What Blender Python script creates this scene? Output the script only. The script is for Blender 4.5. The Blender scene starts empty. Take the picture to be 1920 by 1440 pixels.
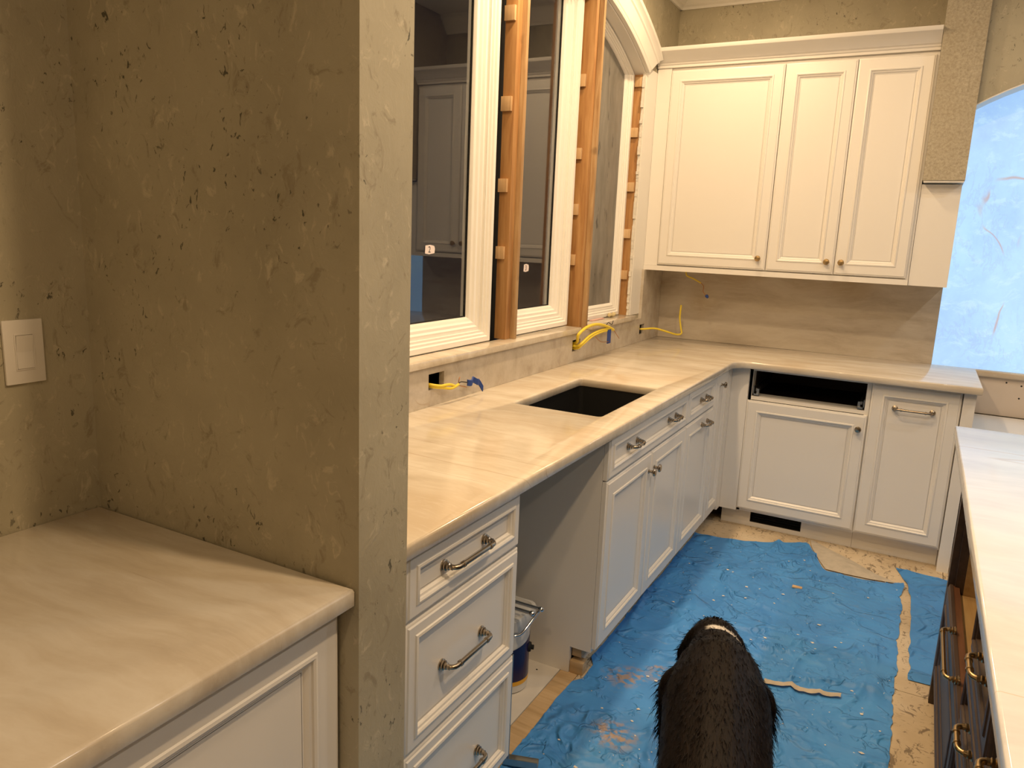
import bpy, bmesh, math, random
from mathutils import Vector, Matrix, noise
from mathutils.geometry import tessellate_polygon
random.seed(7)
scene = bpy.context.scene
COL = scene.collection
R = math.radians

# ---------------------------------------------------------------- camera, world, exposure
cam_data = bpy.data.cameras.new('camera')
cam = bpy.data.objects.new('camera', cam_data); COL.objects.link(cam)
cam_data.sensor_width = 36.0
cam_data.lens = 36.0 * 1410.8 / 1920.0
cam_data.clip_start = 0.05
yaw, pit, rol = 0.4922, -0.1964, 0.0418
fw = Vector((-math.sin(yaw)*math.cos(pit), math.cos(yaw)*math.cos(pit), math.sin(pit)))
r0 = Vector((math.cos(yaw), math.sin(yaw), 0)); u0 = r0.cross(fw)
rt = r0*math.cos(rol) + u0*math.sin(rol); up = -r0*math.sin(rol) + u0*math.cos(rol)
m = Matrix.Identity(4)
for i in range(3):
    m[i][0], m[i][1], m[i][2] = rt[i], up[i], -fw[i]
m.translation = Vector((1.4443, -4.6343, 1.5157))
cam.matrix_world = m
scene.camera = cam

world = bpy.data.worlds.new('night'); scene.world = world
world.use_nodes = True
world.node_tree.nodes['Background'].inputs['Color'].default_value = (0.010, 0.012, 0.022, 1)
world.node_tree.nodes['Background'].inputs['Strength'].default_value = 0.35
vs = scene.view_settings
vs.view_transform = 'Standard'; vs.look = 'None'; vs.gamma = 1.0; vs.use_curve_mapping = False
vs.exposure = 0.0

WARM = (1.0, 0.70, 0.40)
# recessed ceiling lights: x, y, watts
DOWNLIGHTS = [(0.44, -0.95, 12.5), (0.44, -2.05, 22), (0.44, -3.10, 11), (1.25, -1.75, 8), (1.45, -2.75, 4),
              (1.75, -3.50, 26), (2.75, -1.45, 9), (2.75, -2.75, 9), (2.75, -4.50, 9), (1.35, -5.40, 11)]  # last two are unseen fill lights, added to lift the switch counter niche
COOL = {6, 7}        # unseen pair over the island, cool colour made up to whiten its top
CEIL = 2.95

# ---------------------------------------------------------------- mesh helpers
class MB:
    def __init__(self): self.v = []; self.f = []
    def box(self, x0, x1, y0, y1, z0, z1):
        b = len(self.v)
        self.v += [(x, y, z) for z in (z0, z1) for y in (y0, y1) for x in (x0, x1)]
        for q in ((0,2,3,1),(4,5,7,6),(0,1,5,4),(2,6,7,3),(0,4,6,2),(1,3,7,5)):
            self.f.append(tuple(b+i for i in q))
        return self
    def rings(self, rings, cap=True, closed=False):
        b = len(self.v); n = len(rings[0])
        for r in rings: self.v += [tuple(p) for p in r]
        k = len(rings)
        for i in range(k if closed else k-1):
            j = (i+1) % k
            for a in range(n):
                c = (a+1) % n
                self.f.append((b+i*n+a, b+i*n+c, b+j*n+c, b+j*n+a))
        if cap and not closed:
            self.f.append(tuple(b+i for i in range(n))[::-1])
            self.f.append(tuple(b+(k-1)*n+i for i in range(n)))
        return self
    def tube(self, pts, rad, seg=10, cap=True):
        pts = [Vector(p) for p in pts]; n = len(pts)
        rads = rad if isinstance(rad, (list, tuple)) else [rad]*n
        rings = []; prev = None
        for i in range(n):
            t = (pts[min(i+1, n-1)] - pts[max(i-1, 0)]).normalized()
            if prev is None:
                a = Vector((0, 0, 1)) if abs(t.z) < 0.9 else Vector((1, 0, 0))
                nx = t.cross(a).normalized()
            else:
                nx = (prev - t*prev.dot(t)).normalized()
            prev = nx; ny = t.cross(nx)
            rings.append([pts[i] + (nx*math.cos(2*math.pi*k/seg) + ny*math.sin(2*math.pi*k/seg))*rads[i] for k in range(seg)])
        return self.rings(rings, cap)
    def lathe(self, prof, org, axis, seg=20):
        org = Vector(org); ax = Vector(axis).normalized()
        a = Vector((0, 0, 1)) if abs(ax.z) < 0.9 else Vector((1, 0, 0))
        nx = ax.cross(a).normalized(); ny = ax.cross(nx)
        rings = [[org + ax*h + (nx*math.cos(2*math.pi*k/seg) + ny*math.sin(2*math.pi*k/seg))*max(r, 1e-4) for k in range(seg)] for r, h in prof]
        return self.rings(rings)
    def prism(self, poly, fn, h0, h1, holes=()):
        """poly/holes: 2D loops; fn(u, v, h) -> xyz. Flat plate with through holes."""
        loops = [list(poly)] + [list(h) for h in holes]
        flat = [p for l in loops for p in l]
        tris = tessellate_polygon([[Vector((p[0], p[1], 0)) for p in l] for l in loops])
        b = len(self.v); n = len(flat)
        self.v += [fn(p[0], p[1], h1) for p in flat] + [fn(p[0], p[1], h0) for p in flat]
        for t in tris:
            self.f.append(tuple(b+i for i in t)); self.f.append(tuple(b+n+i for i in reversed(t)))
        o = 0
        for l in loops:
            k = len(l)
            for i in range(k):
                j = (i+1) % k
                self.f.append((b+o+i, b+o+j, b+n+o+j, b+n+o+i))
            o += k
        return self

def arc(cx, cy, r, a0, a1, n=8):
    return [(cx + r*math.cos(R(a0+(a1-a0)*i/n)), cy + r*math.sin(R(a0+(a1-a0)*i/n))) for i in range(n+1)]

def build(name, mb, mat, parent=None, smooth=None, loc=None, bevel=0.0):
    """mesh object; vertices are in the parent's frame (or the world's)."""
    me = bpy.data.meshes.new(name)
    me.from_pydata([tuple(v) for v in mb.v], [], mb.f)
    bm = bmesh.new(); bm.from_mesh(me)
    bmesh.ops.recalc_face_normals(bm, faces=bm.faces)
    if bevel:
        bmesh.ops.remove_doubles(bm, verts=bm.verts, dist=1e-6)
        es = [e for e in bm.edges if len(e.link_faces) == 2 and e.calc_face_angle(0) > R(40)]
        bmesh.ops.bevel(bm, geom=es, offset=bevel, segments=2, affect='EDGES', profile=0.6, clamp_overlap=True)
    bm.to_mesh(me); bm.free()
    if smooth is not None or bevel:
        for p in me.polygons: p.use_smooth = True
        me.set_sharp_from_angle(angle=R(smooth if smooth is not None else 35))
    me.materials.append(mat)
    o = bpy.data.objects.new(name, me); COL.objects.link(o)
    if parent is not None: o.parent = parent
    if loc is not None: o.location = loc
    return o

def tag(o, label, cat=None, group=None, kind=None):
    o['label'] = label
    if cat: o['category'] = cat
    if group: o['group'] = group
    if kind: o['kind'] = kind
    return o

def thing(name, label, cat, loc=(0, 0, 0), rotz=0.0, group=None, kind=None):
    o = bpy.data.objects.new(name, None); COL.objects.link(o)
    o.empty_display_size = 0.1
    o.location = loc; o.rotation_euler = (0, 0, rotz)
    return tag(o, label, cat, group, kind)

def copy_part(src, parent, loc, rot=None):
    c = src.copy(); COL.objects.link(c); c.parent = parent; c.location = loc
    if rot: c.rotation_euler = rot
    for ch in src.children:
        d = ch.copy(); COL.objects.link(d); d.parent = c
    return c

# ---------------------------------------------------------------- materials
def new_mat(name):
    mt = bpy.data.materials.new(name); mt.use_nodes = True
    nt = mt.node_tree; b = nt.nodes['Principled BSDF']
    return mt, nt, b

def plain(name, col, rough=0.5, metal=0.0, spec=0.5, coat=0.0, bump=0.0, bscale=200.0, var=0.0):
    mt, nt, b = new_mat(name)
    b.inputs['Base Color'].default_value = (*col, 1); b.inputs['Roughness'].default_value = rough
    b.inputs['Metallic'].default_value = metal; b.inputs['Specular IOR Level'].default_value = spec
    b.inputs['Coat Weight'].default_value = coat
    g = nt.nodes.new('ShaderNodeNewGeometry')
    n = nt.nodes.new('ShaderNodeTexNoise'); n.inputs['Scale'].default_value = bscale; n.inputs['Detail'].default_value = 3
    nt.links.new(g.outputs['Position'], n.inputs['Vector'])
    if var:
        mx = nt.nodes.new('ShaderNodeMix'); mx.data_type = 'RGBA'
        mx.inputs['A'].default_value = (*[c*(1-var) for c in col], 1); mx.inputs['B'].default_value = (*[min(1, c*(1+var)) for c in col], 1)
        nt.links.new(n.outputs['Fac'], mx.inputs['Factor']); nt.links.new(mx.outputs['Result'], b.inputs['Base Color'])
    if bump:
        bp = nt.nodes.new('ShaderNodeBump'); bp.inputs['Strength'].default_value = bump; bp.inputs['Distance'].default_value = 0.002
        nt.links.new(n.outputs['Fac'], bp.inputs['Height']); nt.links.new(bp.outputs['Normal'], b.inputs['Normal'])
    return mt

class NT:
    """small node-graph writer"""
    def __init__(self, nt): self.nt = nt; self.pos = nt.nodes.new('ShaderNodeNewGeometry').outputs['Position']
    def obj(self):
        return self.nt.nodes.new('ShaderNodeTexCoord').outputs['Object']
    def scale(self, vec, s, rot=(0, 0, 0)):
        n = self.nt.nodes.new('ShaderNodeMapping'); n.inputs['Scale'].default_value = s; n.inputs['Rotation'].default_value = rot
        self.nt.links.new(vec, n.inputs['Vector']); return n.outputs['Vector']
    def noise(self, vec, s, d=4, rough=0.55, dist=0.0, ridged=False):
        n = self.nt.nodes.new('ShaderNodeTexNoise'); n.inputs['Scale'].default_value = s; n.inputs['Detail'].default_value = d
        n.inputs['Roughness'].default_value = rough; n.inputs['Distortion'].default_value = dist
        self.nt.links.new(vec, n.inputs['Vector']); return n.outputs['Fac']
    def voro(self, vec, s, feature='DISTANCE_TO_EDGE'):
        n = self.nt.nodes.new('ShaderNodeTexVoronoi'); n.feature = feature; n.inputs['Scale'].default_value = s
        self.nt.links.new(vec, n.inputs['Vector']); return n.outputs['Distance']
    def ramp(self, fac, stops, interp='LINEAR'):
        n = self.nt.nodes.new('ShaderNodeValToRGB'); cr = n.color_ramp; cr.interpolation = interp
        while len(cr.elements) < len(stops): cr.elements.new(0.5)
        for e, (p, c) in zip(cr.elements, stops):
            e.position = p; e.color = (*c, 1) if len(c) == 3 else c
        self.nt.links.new(fac, n.inputs['Fac']); return n.outputs['Color']
    def mask(self, fac, a, b):
        n = self.nt.nodes.new('ShaderNodeMapRange'); n.inputs['From Min'].default_value = a; n.inputs['From Max'].default_value = b
        n.interpolation_type = 'SMOOTHSTEP'
        self.nt.links.new(fac, n.inputs['Value']); return n.outputs['Result']
    def mix(self, fac, a, b, mode='MIX'):
        n = self.nt.nodes.new('ShaderNodeMix'); n.data_type = 'RGBA'; n.blend_type = mode
        for s, v in (('Factor', fac), ('A', a), ('B', b)):
            if isinstance(v, (int, float)): n.inputs[s].default_value = v
            elif isinstance(v, tuple): n.inputs[s].default_value = (*v, 1)
            else: self.nt.links.new(v, n.inputs[s])
        return n.outputs['Result']
    def math(self, op, a, b=0.0):
        n = self.nt.nodes.new('ShaderNodeMath'); n.operation = op
        for i, v in enumerate((a, b)):
            if isinstance(v, (int, float)): n.inputs[i].default_value = v
            else: self.nt.links.new(v, n.inputs[i])
        return n.outputs[0]
    def sep(self, vec):
        n = self.nt.nodes.new('ShaderNodeSeparateXYZ'); self.nt.links.new(vec, n.inputs[0]); return n.outputs
    def warp(self, vec, s, amt):
        n = self.nt.nodes.new('ShaderNodeTexNoise'); n.inputs['Scale'].default_value = s; n.inputs['Detail'].default_value = 3
        self.nt.links.new(vec, n.inputs['Vector'])
        a = self.nt.nodes.new('ShaderNodeVectorMath'); a.operation = 'MULTIPLY_ADD'
        self.nt.links.new(n.outputs['Color'], a.inputs[0]); a.inputs[1].default_value = (amt,)*3
        self.nt.links.new(vec, a.inputs[2]); return a.outputs[0]
    def bump(self, h, strength, dist, b):
        n = self.nt.nodes.new('ShaderNodeBump'); n.inputs['Strength'].default_value = strength; n.inputs['Distance'].default_value = dist
        self.nt.links.new(h, n.inputs['Height']); self.nt.links.new(n.outputs['Normal'], b.inputs['Normal'])

def stone_mat(name, cols, rough=0.14, veins=1.0):
    mt, nt, b = new_mat(name); g = NT(nt)
    w = g.warp(g.pos, 1.6, 0.25)
    st = g.noise(g.scale(w, (1.2, 5.5, 5.5), (0, 0, R(12))), 2.2, 6, 0.62)
    c = g.ramp(st, [(0.30, cols[0]), (0.48, cols[1]), (0.62, cols[2]), (0.78, cols[1])])
    cl = g.noise(w, 1.7, 3, 0.5)
    c = g.mix(g.mask(cl, 0.52, 0.75), c, cols[3])
    fine = g.noise(g.scale(w, (6, 40, 40), (0, 0, R(8))), 2.0, 4, 0.6)
    c = g.mix(g.math('MULTIPLY', g.mask(fine, 0.50, 0.72), 0.35), c, cols[2])
    # thin long rust veins
    v = g.noise(g.scale(g.warp(g.pos, 1.2, 0.05), (0.22, 3.0, 3.0), (0, 0, R(14))), 1.5, 1, 0.3)
    line = g.mask(g.math('ABSOLUTE', g.math('SUBTRACT', v, 0.53)), 0.005, 0.0)
    brk = g.mask(g.noise(g.scale(g.pos, (1, 2, 2)), 1.9, 2), 0.50, 0.60)
    c = g.mix(g.math('MULTIPLY', g.math('MULTIPLY', line, brk), 0.38*veins), c, cols[4])
    nt.links.new(c, b.inputs['Base Color'])
    b.inputs['Roughness'].default_value = rough
    b.inputs['Specular IOR Level'].default_value = 0.55
    return mt

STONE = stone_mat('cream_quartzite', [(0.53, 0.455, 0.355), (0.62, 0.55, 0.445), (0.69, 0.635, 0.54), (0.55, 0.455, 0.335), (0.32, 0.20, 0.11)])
STONE_COOL = stone_mat('cool_lit_quartzite', [(0.60, 0.61, 0.64), (0.66, 0.67, 0.70), (0.71, 0.72, 0.75), (0.66, 0.63, 0.58), (0.50, 0.33, 0.15)], 0.13, 1.3)  # cool light on the island top is put into this stone's colour
STONE_SHADED = stone_mat('shaded_splash_quartzite', [(0.41, 0.355, 0.285), (0.50, 0.445, 0.37), (0.56, 0.51, 0.435), (0.42, 0.335, 0.225), (0.32, 0.20, 0.10)], 0.2, 0.8)  # counter stone with the shade on the splashes darkened into its colour

def glow_stone():
    mt, nt, b = new_mat('backlit_quartzite'); g = NT(nt)
    w = g.warp(g.pos, 2.2, 0.22)
    n1 = g.noise(g.scale(w, (1, 1, 0.8)), 2.2, 7, 0.62)
    c = g.ramp(n1, [(0.28, (0.34, 0.55, 0.95)), (0.45, (0.42, 0.67, 0.98)), (0.60, (0.48, 0.76, 1.0)), (0.78, (0.58, 0.80, 1.0))])
    w2 = g.warp(g.pos, 3.0, 0.22)
    n3 = g.noise(g.scale(w2, (3, 3, 1.1), (0, R(-24), 0)), 3.2, 7, 0.68)
    crease = g.mask(g.math('ABSOLUTE', g.math('SUBTRACT', n3, 0.5)), 0.035, 0.0)
    c = g.mix(g.math('MULTIPLY', crease, g.math('MULTIPLY', g.mask(g.noise(g.pos, 3.3, 2), 0.42, 0.62), 0.25)), c, (0.33, 0.43, 0.90))
    n5 = g.noise(g.scale(w2, (2, 2, 4), (0, R(15), 0)), 4.5, 7, 0.7)
    c = g.mix(g.math('MULTIPLY', g.mask(n5, 0.52, 0.66), 0.40), c, (0.62, 0.88, 1.0))
    v = g.noise(g.scale(g.warp(g.pos, 2.0, 0.2), (1.8, 1.8, 0.9), (0, R(40), 0)), 1.3, 2, 0.4)
    line = g.mask(g.math('ABSOLUTE', g.math('SUBTRACT', v, 0.47)), 0.006, 0.0)
    brk = g.mask(g.noise(g.pos, 3.1, 2), 0.56, 0.66)
    c = g.mix(g.math('MULTIPLY', g.math('MULTIPLY', line, brk), 0.7), c, (0.55, 0.35, 0.30))
    nt.links.new(c, b.inputs['Base Color']); nt.links.new(c, b.inputs['Emission Color'])
    b.inputs['Emission Strength'].default_value = 0.95
    b.inputs['Roughness'].default_value = 0.25
    dk = g.mix(0.75, c, (0.05, 0.05, 0.05)); nt.links.new(dk, b.inputs['Base Color'])
    return mt
GLOW = glow_stone()

def wall_mat():
    mt, nt, b = new_mat('faux_plaster_paint'); g = NT(nt)
    n1 = g.noise(g.pos, 3.0, 5, 0.6)
    c = g.ramp(n1, [(0.30, (0.35, 0.315, 0.225)), (0.5, (0.42, 0.38, 0.275)), (0.70, (0.47, 0.43, 0.315))])
    w = g.warp(g.pos, 9.0, 0.06)
    n2 = g.noise(g.scale(w, (1, 1, 0.6)), 38, 5, 0.7, 0.8)
    c = g.mix(g.math('MULTIPLY', g.mask(n2, 0.56, 0.70), 0.65), c, (0.60, 0.54, 0.40))
    n3 = g.noise(g.scale(w, (1, 1, 0.7)), 24, 6, 0.72, 1.0)
    patch = g.mask(g.noise(g.pos, 5.0, 2), 0.46, 0.60)
    c = g.mix(g.math('MULTIPLY', g.mask(n3, 0.56, 0.68), 0.60), c, (0.25, 0.21, 0.14))
    n4 = g.noise(g.scale(g.warp(g.pos, 20, 0.03), (1.3, 1.3, 0.8), (R(25), R(20), 0)), 58, 3, 0.6, 0.6)
    dark = g.math('MULTIPLY', g.mask(n4, 0.635, 0.685), patch)
    c = g.mix(g.math('MULTIPLY', dark, 0.9), c, (0.06, 0.058, 0.038))
    nt.links.new(c, b.inputs['Base Color'])
    b.inputs['Roughness'].default_value = 0.55
    g.bump(n2, 0.35, 0.004, b)
    return mt
FAUX = wall_mat()

def column_mat():
    mt, nt, b = new_mat('stippled_plaster'); g = NT(nt)
    n = g.noise(g.pos, 90, 4, 0.7, 0.5)
    n1 = g.noise(g.pos, 7, 3)
    c = g.ramp(n, [(0.32, (0.30, 0.26, 0.18)), (0.5, (0.40, 0.35, 0.255)), (0.70, (0.49, 0.44, 0.33))])
    c = g.mix(g.math('MULTIPLY', g.mask(n1, 0.4, 0.7), 0.3), c, (0.36, 0.30, 0.20))
    nt.links.new(c, b.inputs['Base Color']); b.inputs['Roughness'].default_value = 0.6
    g.bump(n, 0.5, 0.003, b)
    return mt
STIPPLE = column_mat()

WHITE = plain('cabinet_white_paint', (0.80, 0.775, 0.73), 0.30, spec=0.5)
WHITE_M = plain('trim_white_paint', (0.82, 0.80, 0.75), 0.36)
WHITE_W = plain('window_white_vinyl', (0.86, 0.84, 0.79), 0.35)
CEILM = plain('ceiling_paint', (0.80, 0.78, 0.74), 0.8, bump=0.1)
ROOMW = plain('room_paint', (0.42, 0.37, 0.27), 0.7, var=0.1, bscale=6)
PLASTER = plain('raw_plaster_edge', (0.74, 0.71, 0.65), 0.9, bump=0.9, bscale=60, var=0.18)
NICKEL = plain('satin_nickel', (0.40, 0.335, 0.255), 0.26, metal=1.0)
BRASS = plain('aged_brass', (0.50, 0.36, 0.19), 0.28, metal=1.0)
CHROME = plain('chrome', (0.75, 0.75, 0.76), 0.08, metal=1.0)
STEEL = plain('zinc_steel', (0.45, 0.46, 0.46), 0.35, metal=1.0)
BLACKM = plain('sink_black_composite', (0.012, 0.012, 0.012), 0.32, spec=0.4)
BLACK = plain('black_void_paint', (0.006, 0.006, 0.006), 0.8)
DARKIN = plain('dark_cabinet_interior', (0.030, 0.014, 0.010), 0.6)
SWITCHW = plain('switch_plastic', (0.82, 0.78, 0.72), 0.3)
YELLOW = plain('yellow_cable_jacket', (0.80, 0.62, 0.05), 0.4)
COPPER = plain('bare_copper', (0.45, 0.22, 0.10), 0.35, metal=1.0)
WIREB = plain('black_wire', (0.02, 0.02, 0.02), 0.45)
TAPE = plain('blue_masking_tape', (0.015, 0.055, 0.27), 0.55, bump=0.3)
PAPER = plain('pink_white_paper', (0.78, 0.70, 0.70), 0.7)
INK = plain('black_ink', (0.01, 0.01, 0.012), 0.6)
JBOX = plain('junction_box_inside', (0.20, 0.06, 0.03), 0.7, var=0.4, bscale=40)
NAVY = plain('navy_label', (0.008, 0.010, 0.075), 0.25)
GOLDB = plain('yellow_label_band', (0.75, 0.40, 0.03), 0.35)
PAILW = plain('white_pail_plastic', (0.66, 0.66, 0.64), 0.35)
FOAM = plain('crumpled_foam', (0.60, 0.50, 0.28), 0.8, bump=0.8, bscale=70, var=0.25)
PINK = plain('pink_scrap', (0.70, 0.45, 0.40), 0.7)
SPONGE = plain('grey_cloth_underside', (0.47, 0.42, 0.34), 0.85, bump=0.6, bscale=35, var=0.22)
EMIT = None
def emit_mat():
    mt, nt, b = new_mat('lamp_lens')
    b.inputs['Emission Color'].default_value = (*WARM, 1); b.inputs['Emission Strength'].default_value = 6.0
    return mt
EMIT = emit_mat()

def wood_mat(name, c0, c1, c2, axis='z', rough=0.6, knots=0.5):
    mt, nt, b = new_mat(name); g = NT(nt)
    s = {'z': (9, 9, 0.55), 'y': (9, 0.55, 9), 'x': (0.55, 9, 9)}[axis]
    w = g.warp(g.pos, 2.0, 0.05)
    n = g.noise(g.scale(w, s), 5.0, 5, 0.6)
    c = g.ramp(n, [(0.32, c0), (0.5, c1), (0.68, c2)])
    k = g.noise(g.pos, 7, 2)
    c = g.mix(g.math('MULTIPLY', g.mask(k, 0.66, 0.76), knots), c, tuple(x*0.35 for x in c0))
    nt.links.new(c, b.inputs['Base Color']); b.inputs['Roughness'].default_value = rough
    g.bump(n, 0.25, 0.002, b)
    return mt
PINE = wood_mat('amber_pine_stud', (0.33, 0.155, 0.050), (0.43, 0.225, 0.080), (0.52, 0.30, 0.12))
PINE_L = wood_mat('pale_pine', (0.50, 0.31, 0.14), (0.60, 0.40, 0.19), (0.68, 0.48, 0.26))
PINE_O = wood_mat('weathered_pine', (0.30, 0.17, 0.07), (0.42, 0.26, 0.12), (0.52, 0.36, 0.19))
SHIM = wood_mat('shim_wood', (0.50, 0.31, 0.15), (0.60, 0.40, 0.21), (0.68, 0.48, 0.28))
PLY = wood_mat('plywood', (0.46, 0.31, 0.15), (0.55, 0.38, 0.20), (0.62, 0.45, 0.25), 'x')
TANPLY = wood_mat('tan_cabinet_ply', (0.42, 0.26, 0.10), (0.48, 0.31, 0.13), (0.53, 0.36, 0.16), 'y', 0.5, 0.1)
ESP = wood_mat('espresso_stain', (0.045, 0.026, 0.017), (0.060, 0.036, 0.024), (0.078, 0.048, 0.032), 'y', 0.45, 0.2)
ESP_R = wood_mat('reddish_edge_wood', (0.10, 0.040, 0.018), (0.15, 0.065, 0.03), (0.20, 0.09, 0.045), 'y', 0.4, 0.3)

def glass_mat():
    mt, nt, b = new_mat('window_glass')
    b.inputs['Base Color'].default_value = (0.93, 0.95, 0.96, 1); b.inputs['Roughness'].default_value = 0.0
    b.inputs['Transmission Weight'].default_value = 1.0; b.inputs['IOR'].default_value = 1.5
    return mt
GLASS = glass_mat()

def film_mat():
    mt, nt, b = new_mat('grey_dusty_film'); g = NT(nt)
    n = g.noise(g.scale(g.warp(g.pos, 3, 0.15), (1, 4, 0.8)), 3.5, 5, 0.62)
    c = g.ramp(n, [(0.3, (0.12, 0.115, 0.10)), (0.55, (0.20, 0.19, 0.17)), (0.75, (0.28, 0.265, 0.235))])
    n2 = g.noise(g.scale(g.warp(g.pos, 6, 0.1), (1, 3, 1.2)), 6, 3, 0.5)
    c = g.mix(g.mask(n2, 0.64, 0.70), c, (0.04, 0.04, 0.04))
    nt.links.new(c, b.inputs['Base Color']); b.inputs['Roughness'].default_value = 0.35
    return mt
FILM = film_mat()

def tarp_mat():
    mt, nt, b = new_mat('blue_drop_cloth'); g = NT(nt)
    n = g.noise(g.pos, 6, 4)
    c = g.ramp(n, [(0.3, (0.045, 0.225, 0.60)), (0.6, (0.060, 0.280, 0.70)), (0.8, (0.08, 0.32, 0.74))])
    dust = g.mask(g.noise(g.pos, 9, 5, 0.7), 0.60, 0.78)
    c = g.mix(g.math('MULTIPLY', dust, 0.30), c, (0.32, 0.36, 0.38))
    sp = g.mask(g.noise(g.warp(g.pos, 12, 0.03), 55, 2), 0.735, 0.76)
    c = g.mix(g.math('MULTIPLY', sp, 0.8), c, (0.62, 0.66, 0.68))
    # sawdust spills
    for px, py, rr in ((0.70, -2.30, 0.10), (0.80, -2.22, 0.07), (0.78, -2.62, 0.10), (0.92, -2.40, 0.06)):
        xyz = g.sep(g.warp(g.pos, 14, 0.09))
        d = g.math('SQRT', g.math('ADD', g.math('POWER', g.math('SUBTRACT', xyz[0], px+0.045), 2), g.math('POWER', g.math('SUBTRACT', xyz[1], py+0.045), 2)))
        k = g.math('MULTIPLY', g.mask(d, rr, rr*0.2), g.mask(g.noise(g.pos, 40, 3), 0.42, 0.6))
        c = g.mix(g.math('MULTIPLY', k, 0.8), c, (0.42, 0.27, 0.12))
    nt.links.new(c, b.inputs['Base Color']); b.inputs['Roughness'].default_value = 0.5
    hs = None
    for wsc, sc, sq, amt in ((2.0, 4.5, (1, 0.5, 1), 1.0), (2.6, 7.5, (0.5, 1, 1), 0.7), (5.0, 15.0, (1, 0.8, 1), 0.35)):
        r_ = g.mask(g.math('ABSOLUTE', g.math('SUBTRACT', g.noise(g.scale(g.warp(g.pos, wsc, 0.25), sq), sc, 2, 0.5), 0.5)), 0.045, 0.0)
        r_ = g.math('MULTIPLY', g.math('MULTIPLY', r_, g.mask(g.noise(g.pos, sc*0.7, 2), 0.45, 0.62)), amt)
        hs = r_ if hs is None else g.math('ADD', hs, r_)
    g.bump(hs, 0.9, 0.012, b)
    return mt
TARP = tarp_mat()

def floor_mat():
    mt, nt, b = new_mat('patched_subfloor'); g = NT(nt)
    n = g.noise(g.pos, 4, 5)
    c = g.ramp(n, [(0.3, (0.48, 0.38, 0.25)), (0.5, (0.58, 0.47, 0.32)), (0.7, (0.66, 0.56, 0.41))])
    w = g.warp(g.pos, 7, 0.12)
    m1 = g.noise(g.scale(w, (6, 1.6, 1), (0, 0, R(35))), 7, 4, 0.7)
    c = g.mix(g.math('MULTIPLY', g.mask(m1, 0.57, 0.64), 0.8), c, (0.16, 0.12, 0.08))
    m2 = g.noise(g.scale(w, (2, 5, 1)), 16, 3, 0.6)
    c = g.mix(g.math('MULTIPLY', g.mask(m2, 0.60, 0.66), 0.75), c, (0.20, 0.15, 0.10))
    nt.links.new(c, b.inputs['Base Color']); b.inputs['Roughness'].default_value = 0.75
    g.bump(n, 0.3, 0.003, b)
    return mt
SUBFLOOR = floor_mat()
WBOARD = plain('white_backer_board', (0.66, 0.62, 0.55), 0.7, var=0.12, bscale=9, bump=0.2)
DRYW = plain('pink_grey_drywall', (0.62, 0.54, 0.46), 0.85, var=0.08, bscale=5)

def fur_mat():
    mt, nt, b = new_mat('dark_fur'); g = NT(nt)
    o = g.obj(); xyz = g.sep(o)
    n = g.noise(g.scale(o, (60, 9, 30)), 3, 4, 0.6)
    c = g.ramp(n, [(0.3, (0.0025, 0.0013, 0.0007)), (0.6, (0.006, 0.003, 0.0014)), (0.8, (0.014, 0.0068, 0.003))])
    # white patch at the nape, white lower legs
    wv = g.sep(g.warp(o, 25, 0.02))
    nape = g.math('MULTIPLY', g.math('MULTIPLY', g.mask(wv[1], 0.688, 0.696), g.mask(wv[1], 0.730, 0.720)),
                  g.math('MULTIPLY', g.mask(wv[0], -0.035, -0.018), g.mask(wv[2], 0.425, 0.445)))
    paw = g.mask(wv[2], 0.17, 0.12)
    c = g.mix(g.math('MAXIMUM', nape, paw), c, (0.62, 0.58, 0.52))
    nt.links.new(c, b.inputs['Base Color']); b.inputs['Roughness'].default_value = 0.5
    b.inputs['Specular IOR Level'].default_value = 0.12
    g.bump(n, 0.4, 0.004, b)
    return mt
FUR = fur_mat()

# ---------------------------------------------------------------- the room shell
XW = -0.02            # window wall plane
def wall(name, mb, mat, label, cat='wall'):
    return tag(build(name, mb, mat), label, cat, kind='structure')

ARC_Y, ARC_Z = -1.53, 0.445       # centre of the window arch
def arch_z(y, rad): return ARC_Z + math.sqrt(max(rad*rad - (y-ARC_Y)**2, 0.0))

def rect(a0, a1, b0, b1): return [(a0, b0), (a1, b0), (a1, b1), (a0, b1)]
HOLES = [rect(-2.545, -2.450, 0.978, 1.034), rect(-1.345, -1.250, 0.972, 1.028), rect(-0.375, -0.290, 0.962, 1.022)]
# window wall with an arched opening
OY0, OY1 = -2.86, -0.52
outer = [(-6.6, 0.0), (0.02, 0.0), (0.02, CEIL), (-6.6, CEIL)]
top = [(OY0 + (OY1-OY0)*i/24, arch_z(OY0 + (OY1-OY0)*i/24, 2.20)) for i in range(25)]
opening = [(OY0, 1.05), (OY1, 1.05)] + [(y, z) for y, z in reversed(top)]
mb = MB().prism(outer, lambda u, v, h: (h, u, v), XW-0.16, XW, [opening] + HOLES)
wall('wall_left', mb, FAUX, 'olive gold faux-finished wall with the arched window opening')
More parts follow.
